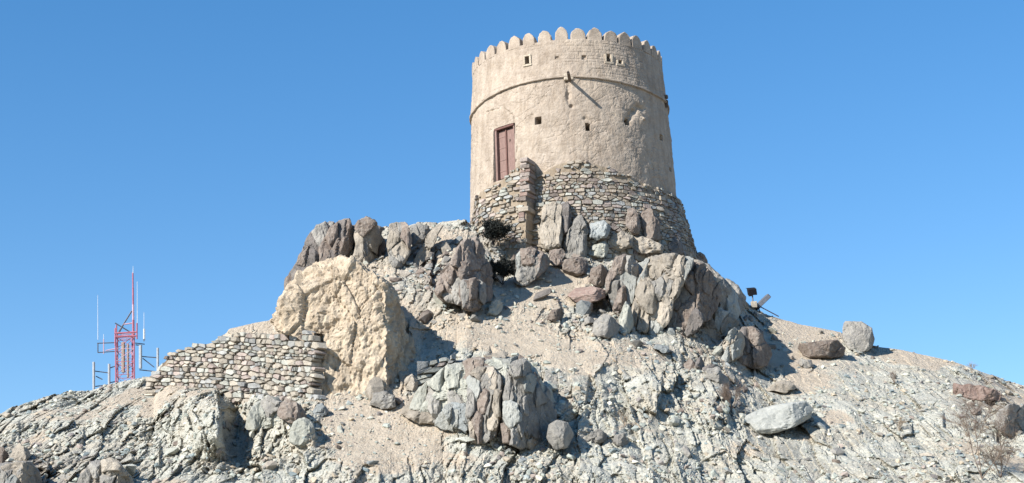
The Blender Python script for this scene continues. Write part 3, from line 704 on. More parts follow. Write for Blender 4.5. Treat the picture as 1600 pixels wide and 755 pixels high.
# ------------------------------------------------------------------ rubble masonry
def clip_poly(poly, px, py, nx, ny):
    out = []
    n = len(poly)
    for k in range(n):
        a, b = poly[k], poly[(k + 1) % n]
        da = (a[0] - px) * nx + (a[1] - py) * ny; db = (b[0] - px) * nx + (b[1] - py) * ny
        if da <= 0: out.append(a)
        if (da < 0 < db) or (db < 0 < da):
            t = da / (da - db); out.append((a[0] + t * (b[0] - a[0]), a[1] + t * (b[1] - a[1])))
    return out
def rubble(x0, x1, z0, z1, sw, sh, seed, inside):
    r_ = random.Random(seed); seeds = []
    z = z0
    while z < z1:
        h = sh * r_.uniform(.65, 1.45); x = x0 + r_.uniform(0, sw)
        drift = r_.uniform(-.02, .02)
        while x < x1:
            w = sw * r_.choice([.5, .7, .9, 1.1, 1.5, 1.9]) * (1 if h > sh * .8 else 1.25)
            seeds.append((x + w / 2, z + h / 2 + r_.uniform(-.16, .16) * h + drift * (x - x0), w, h)); x += w
        z += h
    S = np.array([(a, b) for a, b, _, _ in seeds]); A = sw / sh; Q = S * np.array([1, A * 1.05])
    out = []
    for i, (a, b, w, h) in enumerate(seeds):
        if not inside(a, b): continue
        d2 = ((Q - Q[i]) ** 2).sum(1); nb = np.argsort(d2)[1:22]
        poly = [(Q[i, 0] - 2 * sw, Q[i, 1] - 2 * sw), (Q[i, 0] + 2 * sw, Q[i, 1] - 2 * sw), (Q[i, 0] + 2 * sw, Q[i, 1] + 2 * sw), (Q[i, 0] - 2 * sw, Q[i, 1] + 2 * sw)]
        for j in nb:
            m = (Q[i] + Q[j]) / 2; nn = Q[j] - Q[i]
            # larger stones push their joint outwards
            wi, wj = w * h, seeds[j][2] * seeds[j][3]
            m = m + nn * np.clip((wi - wj) / (wi + wj), -.5, .5) * .35
            poly = clip_poly(poly, m[0], m[1], nn[0], nn[1])
            if len(poly) < 3: break
        if len(poly) < 3: continue
        out.append(np.array(poly) / np.array([1, A * 1.05]))
    return out
def stone_mesh(poly, F, depth, proud, joint, r_):
    """closed 12..50 triangle stone following wall surface F(a, b, c)"""
    c = poly.mean(0); n = len(poly)
    ext = np.ptp(poly, axis=0).min()
    k1 = max(.6, 1 - joint / max(ext, .05) * 1.6)
    base = c + (poly - c) * k1
    tx, tz = r_.uniform(-.18, .18), r_.uniform(-.2, .2)
    mid = c + (poly - c) * k1 * .97; inn = c + (poly - c) * k1 * r_.uniform(.74, .90)
    V_ = []
    for q in base: V_.append(F(q[0], q[1], -depth))
    for q in mid: V_.append(F(q[0], q[1], proud * r_.uniform(.2, .55)))
    for q in inn: V_.append(F(q[0] + r_.uniform(-.008, .008), q[1], proud * r_.uniform(.85, 1.15) + (q[0] - c[0]) * tx + (q[1] - c[1]) * tz))
    fs = []
    for k in range(n):
        j = (k + 1) % n
        fs += [(k, j, n + j, n + k), (n + k, n + j, 2 * n + j, 2 * n + k)]
    fs.append(tuple(range(2 * n, 3 * n)))
    return V_, fs
STONE_MATS_WALL = ['w_tan', 'w_grey', 'w_pink', 'w_green', 'w_brown']
M['w_tan'] = rock_material('wall_stone_tan', (.33, .29, .23), (.42, .37, .30), (.50, .45, .37), rand=.25)
M['w_grey'] = rock_material('wall_stone_grey', (.25, .25, .245), (.335, .335, .32), (.42, .42, .40), rand=.25)
M['w_pink'] = rock_material('wall_stone_pinkish', (.31, .25, .22), (.40, .33, .29), (.50, .42, .37), rand=.25)
M['w_green'] = rock_material('wall_stone_green', (.31, .315, .275), (.40, .40, .35), (.50, .49, .43), rand=.25)
M['w_brown'] = rock_material('wall_stone_brown', (.19, .15, .13), (.27, .22, .19), (.35, .30, .26), rand=.25)
def build_stones(parent, polys, F, depth, proud, joint, mats, weights, seed, limit=300, rank=None, normal_hint=None):
    r_ = random.Random(seed)
    order = sorted(range(len(polys)), key=(lambda k: -rank(polys[k])) if rank else (lambda k: -np.prod(np.ptp(polys[k], axis=0))))
    rest_v, rest_f, rest_m = [], [], []
    pw = np.array(parent.location)
    for n_, k in enumerate(order):
        V_, F_ = stone_mesh(polys[k], F, depth, proud * r_.choice([.3, .8, 1, 1.3, 1.9]), joint * r_.uniform(.7, 1.4), r_)
        mt = r_.choices(mats, weights)[0]
        if n_ < limit:
            V_ = np.array(V_); c = V_.mean(0)
            o = mesh_py('stone', V_, F_, M[mt], parent, loc=c); o.location = Vector(c - pw)
        else:
            b = len(rest_v); rest_v += list(V_); rest_f += [tuple(x + b for x in f) for f in F_]; rest_m += [mats.index(mt)] * len(F_)
    if rest_v:
        o = mesh_py('small_stones', np.array(rest_v), rest_f, M[mats[0]], parent, loc=pw); o.location = (0, 0, 0)
        for m_ in mats[1:]: o.data.materials.append(M[m_])
        o.data.polygons.foreach_set('material_index', rest_m); o['kind'] = 'stuff'

# dry stone retaining wall
wu = np.array([228, 262, 330, 400, 450, 500.]); wvb = np.array([604, 603, 606, 612, 618, 622.])
wY = np.array([Ybase(a, b) for a, b in zip(wu, wvb)]) + np.array([.2, .1, -.1, -.2, -.3, -.4]); wY = np.minimum(wY, np.array([60, 59.7, 59.5, 59.2, 58.9, 58.6]) + 0)
wB = P(wu, wvb, wY)
wlen = np.concatenate([[0], np.cumsum(np.linalg.norm(np.diff(wB, axis=0), axis=1))])
wtop_u = [228, 240, 246, 262, 290, 330, 345, 365, 400, 430, 460, 480, 492, 502]; wtop_v = [604, 588, 572, 551, 541, 531, 525, 521, 519, 517, 516, 515, 517, 522]
def wall_F(a, b, c):
    x = np.interp(a, wlen, wB[:, 0]); y = np.interp(a, wlen, wB[:, 1]); z = np.interp(a, wlen, wB[:, 2])
    a2 = min(a + .4, wlen[-1]); a1 = max(a - .4, 0)
    tx = np.interp(a2, wlen, wB[:, 0]) - np.interp(a1, wlen, wB[:, 0]); ty = np.interp(a2, wlen, wB[:, 1]) - np.interp(a1, wlen, wB[:, 1])
    l = math.hypot(tx, ty); nx, ny = ty / l, -tx / l
    return np.array([x + nx * c, y + ny * c + b * .13, z + b])
def wall_height(a):
    u = np.interp(a, wlen, wu)
    lo, hi = 0.0, 4.0; tgt = np.interp(u, wtop_u, wtop_v)
    for _ in range(18):
        m = (lo + hi) / 2; uu_, v_ = project(wall_F(a, m, 0)); lo, hi = (m, hi) if v_ > tgt else (lo, m)
    return lo
wh_a = np.linspace(0, wlen[-1], 40); wh = np.array([wall_height(a) for a in wh_a])
wallobj = empty('dry_stone_wall', wB[2])
tag(wallobj, 'dry stone retaining wall of rough flat stones beside the mud ruin', 'stone wall')
polys = rubble(-.1, wlen[-1] + .1, -.5, 3.2, .30, .13, 3, lambda a, b: b < np.interp(a, wh_a, wh) - .05 and b > -.45 and 0 < a < wlen[-1] - .25 * abs(math.sin(b * 4.1)) - .05)
build_stones(wallobj, polys, wall_F, .28, .065, .015, STONE_MATS_WALL, [6, 2.5, 1.6, 2.6, 1.2], 5)
# core behind the stones
av = np.linspace(0.05, wlen[-1] - .55, 60); bv = np.linspace(0, 1, 14)
core = []
for bb in bv:
    for a in av: core.append(wall_F(a, -.5 + bb * (np.interp(a, wh_a, wh) + .42), -.09 + random.uniform(-.02, .02)))
for a in av: core.append(wall_F(a, np.interp(a, wh_a, wh) - .10, -1.2))
for a in av: core.append(wall_F(a, -.6, -1.4))
o = mesh_np('earth_core', np.array(core), grid_faces(16, 60), M['mortar'], wallobj, loc=wB[2]); o.location = (0, 0, 0)

# ------------------------------------------------------------------ the watch tower
TY = 72.0
Lp = np.array([(88, 739.5), (120, 737.5), (170, 736), (250, 735.5), (310, 735), (420, 734)]); Rp = np.array([(85, 1031), (120, 1036), (160, 1041.5), (250, 1050.5), (310, 1056.5), (420, 1065)])
Lw = P(Lp[:, 1], Lp[:, 0], TY); Rw = P(Rp[:, 1], Rp[:, 0], TY)
zs = np.linspace(16, 34, 181)
def fitx(W):
    a = np.polyfit(W[:, 2], W[:, 0], 2); return np.polyval(a, zs)
xl, xr = fitx(Lw), fitx(Rw)
TX = np.stack([(xl + xr) / 2, (xr - xl) / 2], 1)
def tc(z): return np.interp(z, zs, TX[:, 0])
def tr(z): return np.interp(z, zs, TX[:, 1])
def T3(th, z, off=0.0):
    th = np.asarray(th, float); z = np.asarray(z, float); r = tr(z) + off
    return np.stack([tc(z) + r * np.sin(th), TY - r * np.cos(th), z + 0 * r], -1)
def on_tower(u, v, off=0.0):
    d = P(u, v, 2.0) - P(u, v, 1.0); z = 24.0
    for _ in range(12):
        c = np.array([tc(z), TY]); r = tr(z) + off
        o2 = CAM[:2] - c; a = d[:2] @ d[:2]; b = 2 * o2 @ d[:2]; cc = o2 @ o2 - r * r
        disc = max(b * b - 4 * a * cc, 0); t = (-b - math.sqrt(disc)) / (2 * a); z = CAM[2] + d[2] * t
    x, y = CAM[0] + d[0] * t, CAM[1] + d[1] * t
    return math.atan2(x - tc(z), TY - y), z
zt = np.mean([on_tower(u, v)[1] for u, v in ((845, 64), (878, 62), (930, 63))])       # foot of the merlons
ringp = np.array([on_tower(u, v) for u, v in ((736.5, 183), (743, 172), (760, 155), (800, 135), (850, 123), (885, 119.5), (930, 121.5), (980, 131), (1020, 146.5), (1036, 156))])
ringth = np.concatenate([[-math.pi], ringp[:, 0], [math.pi]]); ringz = np.concatenate([[ringp[0, 1]], ringp[:, 1], [ringp[0, 1]]])
def rz(th): return np.interp(th, ringth, ringz)
zlow = 17.2
tower = empty('watch_tower', (float(tc(20)), TY, zlow))
tag(tower, 'round mud plastered watch tower with rounded battlements and a stone footing', 'tower')
TL = np.array(tower.location)
def tpart(o):
    o.location = Vector(np.array(o.location) - TL); return o

th_front = np.linspace(-rad(108), rad(112), 680); th_back = np.linspace(rad(112), 2 * math.pi - rad(108), 160)[1:-1]
ths = np.concatenate([th_front, th_back]); thw = (ths + math.pi) % (2 * math.pi) - math.pi
zr = np.linspace(zlow, zt, 330)
TH, Z = np.meshgrid(thw, zr)
base = T3(TH, Z).reshape(-1, 3); thf, zf = TH.ravel(), Z.ravel()
rzf = rz(thf)
upper = sstep(-.005, .012, zf - rzf)
off = upper * (.075 * np.exp(-np.maximum(zf - rzf, 0) / .7)) - .02
off += .035 * fbm(base * .8, 3, 3) + .030 * fbm(base * 3.1, 5, 5, .6) + .009 * fbm(base * 11, 3, 6)
# flaking render and drying cracks on the lower drum
wpt = base + .12 * np.stack([vnoise(base * 2.2, 61), vnoise(base * 2.2, 62), vnoise(base * 2.2, 63)], 1)
f1, f2, rr, _v = voro(wpt / np.array([.62, .62, .42]), 71)
f1b, f2b, rrb, _v = voro(wpt / np.array([.26, .26, .2]), 72)
patch = sstep(-.15, .35, vnoise(base * .75, 64) + .5 * vnoise(base * 2.2, 65)) * (1 - upper)
crack = np.exp(-((f2 - f1) / .045)) * sstep(.35, .6, vnoise(base * 1.3, 66) + .5)
off += (1 - upper) * (-.018 * crack + .020 * (rr[:, 0] - .5) * patch)
off += patch * (.020 * (rrb[:, 1] - .5) - .014 * np.exp(-((f2b - f1b) / .07)))
# faint brick courses above the ring
brk = np.abs(((zf + .02 * vnoise(base * 1.5, 67)) / .155) % 1 - .5) * 2
row = np.floor(zf / .155); sx = ((thf * 4.1 + row * .17) / .34) % 1; sx = np.abs(sx - .5) * 2
cmask = upper * sstep(-.1, .5, vnoise(base * .9, 68) + .35 * (thf > -.2))
off -= cmask * (.013 * sstep(.72, .95, brk) + .009 * sstep(.86, .98, sx))
# gully below the spout and one by the eroded hole
def gully(pts, w, dep):
    g = 0
    q = np.array([on_tower(*x) for x in pts])
    for a, b in zip(q[:-1], q[1:]):
        e = b - a; L2 = (e[0] * 4.1) ** 2 + e[1] ** 2
        t = np.clip((((thf - a[0]) * 4.1) * e[0] * 4.1 + (zf - a[1]) * e[1]) / L2, 0, 1)
        dd = np.hypot((thf - a[0] - t * e[0]) * 4.1, zf - a[1] - t * e[1])
        g = np.maximum(g, np.exp(-(dd / w) ** 2))
    return g * dep
nz = .6 + .8 * np.abs(vnoise(base * 5, 81)); nzz = .4 + 1.2 * sstep(-.2, .6, vnoise(base * 7, 82))
off -= gully([(887, 124), (889, 140), (888, 152), (894, 166)], .10, .09) * nzz
off -= gully([(889, 166), (890, 210), (893, 252)], .06, .015) * nzz
off -= gully([(981, 190), (987, 178), (996, 166), (1003, 170)], .13, .16) * nz
off -= gully([(915, 185), (925, 190)], .09, .10) * nz
off -= gully([(760, 175), (785, 168), (800, 178), (806, 198), (808, 232), (804, 262)], .035, .035) * nzz
off -= gully([(749, 275), (742, 300)], .035, .04) * nzz
off += gully([(1000, 175), (1006, 190)], .13, .06) * nzz
# openings: (u, v, width px, height px, depth)
OPEN = [(824, 94.5, 6, 13, .45), (951, 91, 6.5, 13, .5), (969, 97.5, 6, 6, .3), (840.5, 188.5, 9, 12, .6), (919, 198.5, 7, 13, .6), (981.5, 190, 7.5, 12, .6), (1034, 215, 5, 9, .5), (1048, 265, 4, 6, .3),
        (870.5, 90, 6, 5, .07), (912.5, 90.5, 7, 7, .09), (1041, 108, 3, 6, .1)]
for k, (u, v, w, h, dep) in enumerate(OPEN):
    a, zc = on_tower(u, v)
    hw = w * .90 * .0268 / 2 / max(math.cos(a), .35) / 4.1; hh = h * .0268 / 2 * .94
    jag = .15 * vnoise(base * 9, 90 + k)
    m = (1 - sstep(.9, 1.12, np.abs(thf - a) / hw + jag)) * (1 - sstep(.92, 1.08, np.abs(zf - zc) / hh + jag * .6))
    off = off - m * dep
da, dz = on_tower(786.5, 238)
DW, DH = 1.12, 2.42            # door opening
m = ((np.abs((thf - da) * 4.1) < DW / 2) & (np.abs(zf - dz) < DH / 2))
off = np.where(m, -.42, off)
base = T3(thf, zf, off)
inner = [T3(thw, np.full(len(thw), zt + .0), -.48), T3(thw, np.full(len(thw), zt - 1.7), -.5), T3(thw, np.full(len(thw), zt - 1.7), -3.6)]
body = np.concatenate([base] + inner, 0)
tpart(mesh_np('tower_wall', body, grid_faces(333, len(ths), True), M['plaster'], tower, loc=TL))

# merlons
NM = 37
def merlon(th0, jw, jh, jt, wide=.625, high=.54, thick=.40):
    R0 = float(tr(zt)); w = wide * jw; hgt = high * jh
    prof = [(-.52, -.12), (-.51, .15), (-.5, .42), (-.46, .57), (-.38, .73), (-.26, .87), (-.12, .965), (.0, 1.0), (.12, .965), (.26, .87), (.38, .73), (.46, .57), (.5, .42), (.51, .15), (.52, -.12)]
    V_ = []; n = len(prof)
    for (o_, s_) in ((-.03 + .05, .90), (-.02, 1.0), (-thick + .0, 1.0), (-thick - .05, .9)):
        if o_ > 0: o_ = .0
        for (x, y) in prof:
            xx = x * w * s_; yy = (y if y < 0 else y * (s_ * .5 + .5 if s_ < 1 else 1)) * hgt
            rr_ = R0 + o_ + random.uniform(-.008, .008); a = th0 + (xx + jt * y * .05 + random.uniform(-.01, .01)) / R0
            V_.append((tc(zt) + rr_ * math.sin(a), TY - rr_ * math.cos(a), zt + yy + random.uniform(-.02, .02)))
    f = []
    for r in range(3):
        for k in range(n):
            j = (k + 1) % n; f.append((r * n + k, r * n + j, (r + 1) * n + j, (r + 1) * n + k))
    f.append(tuple(range(n))[::-1]); f.append(tuple(range(3 * n, 4 * n)))
    return V_, f
th_m0 = on_tower(877, 55)[0]
for k in range(NM):
    a = th_m0 + k * 2 * math.pi / NM
    V_, f = merlon(a, random.uniform(.86, 1.06), random.uniform(.92, 1.05) * (1.06 if k == 0 else 1), random.uniform(-1, 1))
    V_ = np.array(V_); c = V_.mean(0)
    tpart(mesh_py('merlon', V_, f, M['plaster'], tower, loc=c))

# pale plaster rims round the slots
def box_on_tower(name, a, z, w, h, o0, o1, mat, parent, dx=0, dz_=0, shear=0):
    """block in the tangent frame at (a, z): offset dx along, dz_ up, from radial offset o0 to o1"""
    C0 = T3(a, z); t = np.array([math.cos(a), math.sin(a), 0]); n = np.array([math.sin(a), -math.cos(a), 0]); up = np.array([0, 0, 1.])
    V_ = []
    for o_ in (o0, o1):
        for sx_, sz_ in ((-1, -1), (1, -1), (1, 1), (-1, 1)):
            V_.append(C0 + t * (dx + sx_ * w / 2) + up * (dz_ + sz_ * h / 2) + n * o_)
    V_ = np.array(V_); c = V_.mean(0)
    o = mesh_py(name, V_, [(0, 3, 2, 1), (4, 5, 6, 7), (0, 1, 5, 4), (1, 2, 6, 5), (2, 3, 7, 6), (3, 0, 4, 7)], mat, parent, loc=c)
    b = o.modifiers.new('bevel', 'BEVEL'); b.width = min(w, h) * .12; b.segments = 2
    return o, c
for (u, v, w, h) in ((824, 94.5, 6, 13), (951, 91, 6.5, 13), (969, 97.5, 6, 6)):
    a, zc = on_tower(u, v); W = w * .0268 / math.cos(a) + .02; H = h * .0268
    parts_ = [(W + .22, .09, 0, -H / 2 - .05), (.085, H, W / 2 + .045, 0), (.07, H, -W / 2 - .04, 0)] + ([(W + .16, .07, 0, H / 2 + .04)] if u < 830 else [])
    for (bw, bh, bx, bz) in parts_:
        o, c = box_on_tower('window_rim', a, zc, bw, bh, -.12, .045, M['rim'], tower, bx, bz); tpart(o)

# ring ledge: thin lip following the seam
rth = np.linspace(-rad(100), rad(100), 260); rzv = rz(rth)
ledge = []
for (o_, dz_) in ((-.08, .02), (.058, .03), (.085, -.005), (.075, -.045), (-.08, -.06)):
    j = .008 * vnoise(T3(rth, rzv) * 6, 3 + int(100 * (o_ + 1)))
    ledge.append(T3(rth, rzv + dz_ + j, o_ + j))
tpart(mesh_np('ring_ledge', np.array(ledge).reshape(-1, 3), grid_faces(5, 260), M['plaster'], tower, loc=TL))
# broken bracket stub at the ledge's end
a, zc = on_tower(1038, 152)
o, c = box_on_tower('timber_stub', a, zc, .16, .16, -.2, .16, M['wood'], tower); tpart(o)
o, c = box_on_tower('timber_stub', a + .02, zc - .3, .10, .34, -.2, .12, M['wood'], tower); tpart(o)

# door
dt = np.array([math.cos(da), math.sin(da), 0]); dn = np.array([math.sin(da), -math.cos(da), 0])
door, c = box_on_tower('door', da, dz, DW - .20, DH - .14, -.34, -.30, M['doorframe'], tower); door.location = Vector(c - TL)
DC = c
def dpart(name, w, h, dx, dz_, o0, o1, mat):
    o, c2 = box_on_tower(name, da, dz, w, h, o0, o1, mat, door, dx, dz_); o.location = Vector(c2 - DC); return o
dpart('door_leaf', .40, DH - .26, -.235, 0, -.30, -.235, M['door']); dpart('door_leaf', .40, DH - .26, .235, 0, -.30, -.235, M['door'])
dpart('centre_post', .07, DH - .2, 0, 0, -.30, -.19, M['doorframe'])
dpart('frame_jamb', .10, DH, -DW / 2 + .05, 0, -.34, -.10, M['door']); dpart('frame_jamb', .06, DH, DW / 2 - .03, 0, -.34, -.12, M['door'])
dpart('lintel', DW, .09, 0, DH / 2 - .05, -.34, -.08, M['doorframe'])
for s_ in (-.75, -.25, .3, .8): dpart('door_rail', .38, .05, -.235, s_, -.236, -.222, M['door'])
dpart('door_knob', .06, .09, .2, .55, -.24, -.20, M['wood'])

# water spout
def tube(p0, p1, r0, r1, n=8):
    p0, p1 = np.array(p0, float), np.array(p1, float); ax = p1 - p0; ax /= np.linalg.norm(ax)
    e = np.array([0, 0, 1.]) if abs(ax[2]) < .9 else np.array([1., 0, 0]); a = np.cross(ax, e); a /= np.linalg.norm(a); b = np.cross(ax, a)
    V_ = [p0 + r0 * (math.cos(t) * a + math.sin(t) * b) for t in np.linspace(0, 2 * math.pi, n, endpoint=False)] + [p1 + r1 * (math.cos(t) * a + math.sin(t) * b) for t in np.linspace(0, 2 * math.pi, n, endpoint=False)]
    f = [(k, (k + 1) % n, n + (k + 1) % n, n + k) for k in range(n)] + [tuple(range(n))[::-1], tuple(range(n, 2 * n))]
    return V_, f
class TubeSet:
    def __init__(s): s.v, s.f = [], []
    def add(s, p0, p1, r0, r1=None, n=6):
        V_, f = tube(p0, p1, r0, r0 if r1 is None else r1, n); b = len(s.v); s.v += V_; s.f += [tuple(x + b for x in q) for q in f]
    def build(s, name, mat, parent=None, loc=None):
        v = np.array(s.v); l = v.mean(0) if loc is None else np.array(loc, float)
        o = mesh_py(name, v, s.f, mat, parent, loc=l)
        if parent is not None: o.location = Vector(l - np.array(parent.location))
        return o
a, zc = on_tower(891, 125)
p0 = T3(a, zc, -.3); nrm = np.array([math.sin(a), -math.cos(a), 0])
ts = TubeSet(); ts.add(p0, p0 + nrm * 1.35 + np.array([-.10, 0, -.05]), .075, .065, 10); sp = ts.build('water_spout', M['wood'], tower)
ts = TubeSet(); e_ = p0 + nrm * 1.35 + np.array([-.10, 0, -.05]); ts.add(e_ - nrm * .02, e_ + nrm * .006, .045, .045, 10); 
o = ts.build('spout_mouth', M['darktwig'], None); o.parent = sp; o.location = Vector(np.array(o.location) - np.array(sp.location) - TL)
o, c = box_on_tower('spout_patch', a, zc + .14, .42, .30, -.1, .07, M['rim'], tower, -.06); tpart(o)

# stone footing of the tower
fl_z = [on_tower(1050, v)[1] for v in (400, 350, 330, 310)]
z310 = float(P(1057, 310, TY)[2]); z350 = float(P(1068, 350, TY)[2]); z400 = float(P(1085, 400, TY)[2])
def lfade(th): return sstep(-rad(75), -rad(44), th) * (.65 + .35 * sstep(rad(20), rad(65), th))
def flare(z): return np.interp(z, [z400 - 1.5, z400, z350, z310, z310 + .6], [.85, .62, .30, .07, .045])
STUB_TH = on_tower(836, 310)[0]
def stub(th, z):
    return .68 * (1 - sstep(STUB_TH - .005, STUB_TH + .012, th)) * sstep(-rad(72), -rad(44), th)
topb = np.array([on_tower(u, v) for u, v in ((736, 345), (745, 336), (750, 320), (775, 300), (800, 287), (818, 268), (832, 258), (838, 256))])
topb2 = np.array([on_tower(u, v) for u, v in ((841, 270), (852, 268), (870, 257), (895, 250), (930, 256), (960, 265), (985, 279), (1010, 289), (1040, 299), (1053, 306))])
def ztop(th):
    return np.where(th < STUB_TH + .01, np.interp(th, topb[:, 0], topb[:, 1]), np.interp(th, topb2[:, 0], topb2[:, 1]))
def foot_F(s, z, c):
    th = s / 4.3
    return T3(th, z, float(.04 + (flare(z) - .04) * lfade(th) + stub(th, z)) + c)
zb_foot = 17.0
def inside(s, z):
    th = s / 4.3
    if not (-rad(84) < th < rad(112)): return False
    gap_ = float(ztop(th)) - z
    if random.random() < (.22 if th < STUB_TH else .03) + (.28 if gap_ < .45 else 0): return False
    if abs(th - STUB_TH) < .022: return False
    return z < float(ztop(th)) - .05 + .16 * math.sin(s * 5.3) * math.sin(s * 2.1) and z > zb_foot
polys = rubble(-rad(88) * 4.3, rad(113) * 4.3, zb_foot - .1, 24.5, .215, .125, 11, inside)
foot = empty('stone_footing', TL); foot.parent = tower; foot.location = (0, 0, 0)
STM = ['f_tan', 'w_grey', 'w_pink', 'w_green', 'w_brown']
M['f_tan'] = rock_material('footing_stone_tan', (.30, .25, .19), (.39, .33, .26), (.47, .41, .33), rand=.25)
class PL:   # location proxy so stones are placed relative to the footing in world space
    pass
def rank(poly):
    c = poly.mean(0); th = c[0] / 4.3
    vis = max(math.cos(th), 0.02) * np.prod(np.ptp(poly, axis=0)); uu_, v_ = project(foot_F(c[0], c[1], 0))
    lowlim = np.interp(uu_, [730, 760, 830, 850, 920, 960, 1040, 1090], [345, 360, 375, 325, 345, 360, 390, 400])
    return vis if v_ < lowlim + 10 else vis * .01
foot_loc = foot.location.copy(); foot.location = Vector(TL)
build_stones(foot, polys, foot_F, .2, .05, .014, STM, [6, 2, 1.2, 2, 1.5], 15, 300, rank)
foot.location = foot_loc
# mortar bed behind the stones
fth = np.concatenate([np.linspace(-rad(92), STUB_TH - .004, 110), np.linspace(STUB_TH + .013, rad(115), 230)])
rows = []
for k in range(70):
    f_ = k / 69; zz = zb_foot - .3 + f_ * (ztop(fth) - .04 - zb_foot + .3)
    pp = T3(fth, zz); rows.append(T3(fth, zz, np.maximum(.04 + (flare(zz) - .04) * lfade(fth), .0) + stub(fth, zz) - .035 + .03 * fbm(pp * 5, 3, 8)))
zz = ztop(fth) + .05; rows.append(T3(fth, zz, -.12))
o = mesh_np('mortar_bed', np.array(rows).reshape(-1, 3), grid_faces(71, len(fth)), M['footmud'], foot, loc=TL); o.location = (0, 0, 0)
# stones and rubble in the broken end of the projecting wall
r_ = random.Random(8); zz = 19.0; n_ = 0
while zz < float(topb[-1, 1]) - .05:
    h = r_.uniform(.08, .26); cdep = r_.uniform(.02, .10)
    V_ = []
    for (s_, c_) in ((-.26, .08 + .66 + cdep), (.03 + r_.uniform(-.10, .09), .06 + .66 + cdep), (.06 + r_.uniform(-.04, .07), -.02), (-.26, -.02)):
        for dz2 in (.0, h - .02): V_.append(T3(STUB_TH + s_ / 4.3, zz + dz2 + r_.uniform(-.01, .01), float(flare(zz) * .65) + c_ - .02))
    V_ = np.array(V_); c = V_.mean(0)
    hole = 317 < project(c)[1] < 330 or 352 < project(c)[1] < 374
    if not hole:
        o = mesh_py('end_stone', V_, [(0, 1, 3, 2), (2, 3, 5, 4), (4, 5, 7, 6), (6, 7, 1, 0), (0, 2, 4, 6), (1, 7, 5, 3)], M[r_.choice(['rd', 'w_brown', 'w_pink', 'f_tan'])], foot, loc=c)
        o.location = Vector(c - TL); b = o.modifiers.new('bevel', 'BEVEL'); b.width = .03; b.segments = 2
    zz += h

# ------------------------------------------------------------------ loose stones
def hull_template(seed, n=13, flatness=.6):
    r_ = random.Random(seed); bm = bmesh.new()
    for _ in range(n):
        v = Vector((r_.gauss(0, 1), r_.gauss(0, 1), r_.gauss(0, 1))).normalized()
        bm.verts.new((v.x * r_.uniform(.8, 1.1), v.y * .8, v.z * flatness))
    res = bmesh.ops.convex_hull(bm, input=bm.verts)
    bmesh.ops.delete(bm, geom=[x for x in bm.verts if not x.link_faces], context='VERTS')
    bmesh.ops.triangulate(bm, faces=bm.faces); bm.verts.ensure_lookup_table(); bm.verts.index_update()
    v = np.array([x.co[:] for x in bm.verts]); f = np.array([[y.index for y in x.verts] for x in bm.faces]); bm.free()
    return v, f
tmpl = [hull_template(k, 12 + k % 5, .45 + .3 * ((k * 7) % 5) / 5) for k in range(16)]
cols = np.array([(.30, .33, .32), (.40, .42, .37), (.50, .49, .42), (.36, .30, .26), (.22, .20, .19), (.46, .39, .30), (.24, .28, .28), (.56, .54, .46)])
colw_rock = np.array([2, 4, 4, 1, 1, 2, 1.5, 2.5]); colw_rock /= colw_rock.sum()
ii = np.arange(NV)[:, None]; 
dens = np.ones((NV, NC)) * (1 - tv[:, None] * .2) * (Yv / 60) ** 1.0
dens *= .55 + 1.0 * sstep(-.2, .5, vnoise(FRONT.reshape(-1, 3) * .5, 77).reshape(NV, NC))
dens *= 1 - .55 * sandF
dens[:, (uc < -250) | (uc > 1850)] = 0; dens[:4] = 0; dens[-2:] *= .3
slow = (U > 745) & (U < 1100) & (V < 400); dens[slow] *= .3
cell = np.gradient(uc)[None, :] * np.maximum(VB - VS(U), 0) / NV          # screen area of each vertex
w_ = (dens * cell).ravel(); w_ /= w_.sum()
NS = 22000
pick = rng.choice(NV * NC, NS, p=w_)
sz = .018 * (rng.pareto(1.7, NS) + 1); sz = np.clip(sz, .018, .14)
LV, LF, LC = [], [], []; vo = 0
Fp, Fn = FRONT.reshape(-1, 3), FN.reshape(-1, 3)
brF = brownF.ravel()
for k in range(NS):
    v, f = tmpl[k % 16]; q = rng.normal(size=4); q /= np.linalg.norm(q)
    a_ = rng.uniform(0, 6.28); ca, sa = math.cos(a_), math.sin(a_); n3 = Fn[pick[k]]; n3 = n3 / np.linalg.norm(n3) + rng.normal(size=3) * .25; n3 /= np.linalg.norm(n3)
    t1 = np.cross(n3, (0, 1, .3)); t1 /= np.linalg.norm(t1); t2 = np.cross(n3, t1)
    Rm = np.stack([ca * t1 + sa * t2, -sa * t1 + ca * t2, n3], 0)
    LV.append((v * sz[k] * rng.uniform(.7, 1.3, 3)) @ Rm + Fp[pick[k]] + n3 * sz[k] * .25); LF.append(f + vo); vo += len(v)
    c = cols[rng.choice(8, p=colw_rock)] * rng.uniform(.8, 1.15); LC.append(np.repeat(c[None], len(v), 0))
o = mesh_np('loose_stones', np.concatenate(LV), np.concatenate(LF), M['scree'], attrs={'tint': np.concatenate(LC)})
tag(o, 'countless small grey and tan stones strewn over the slope', 'rubble', kind='stuff')

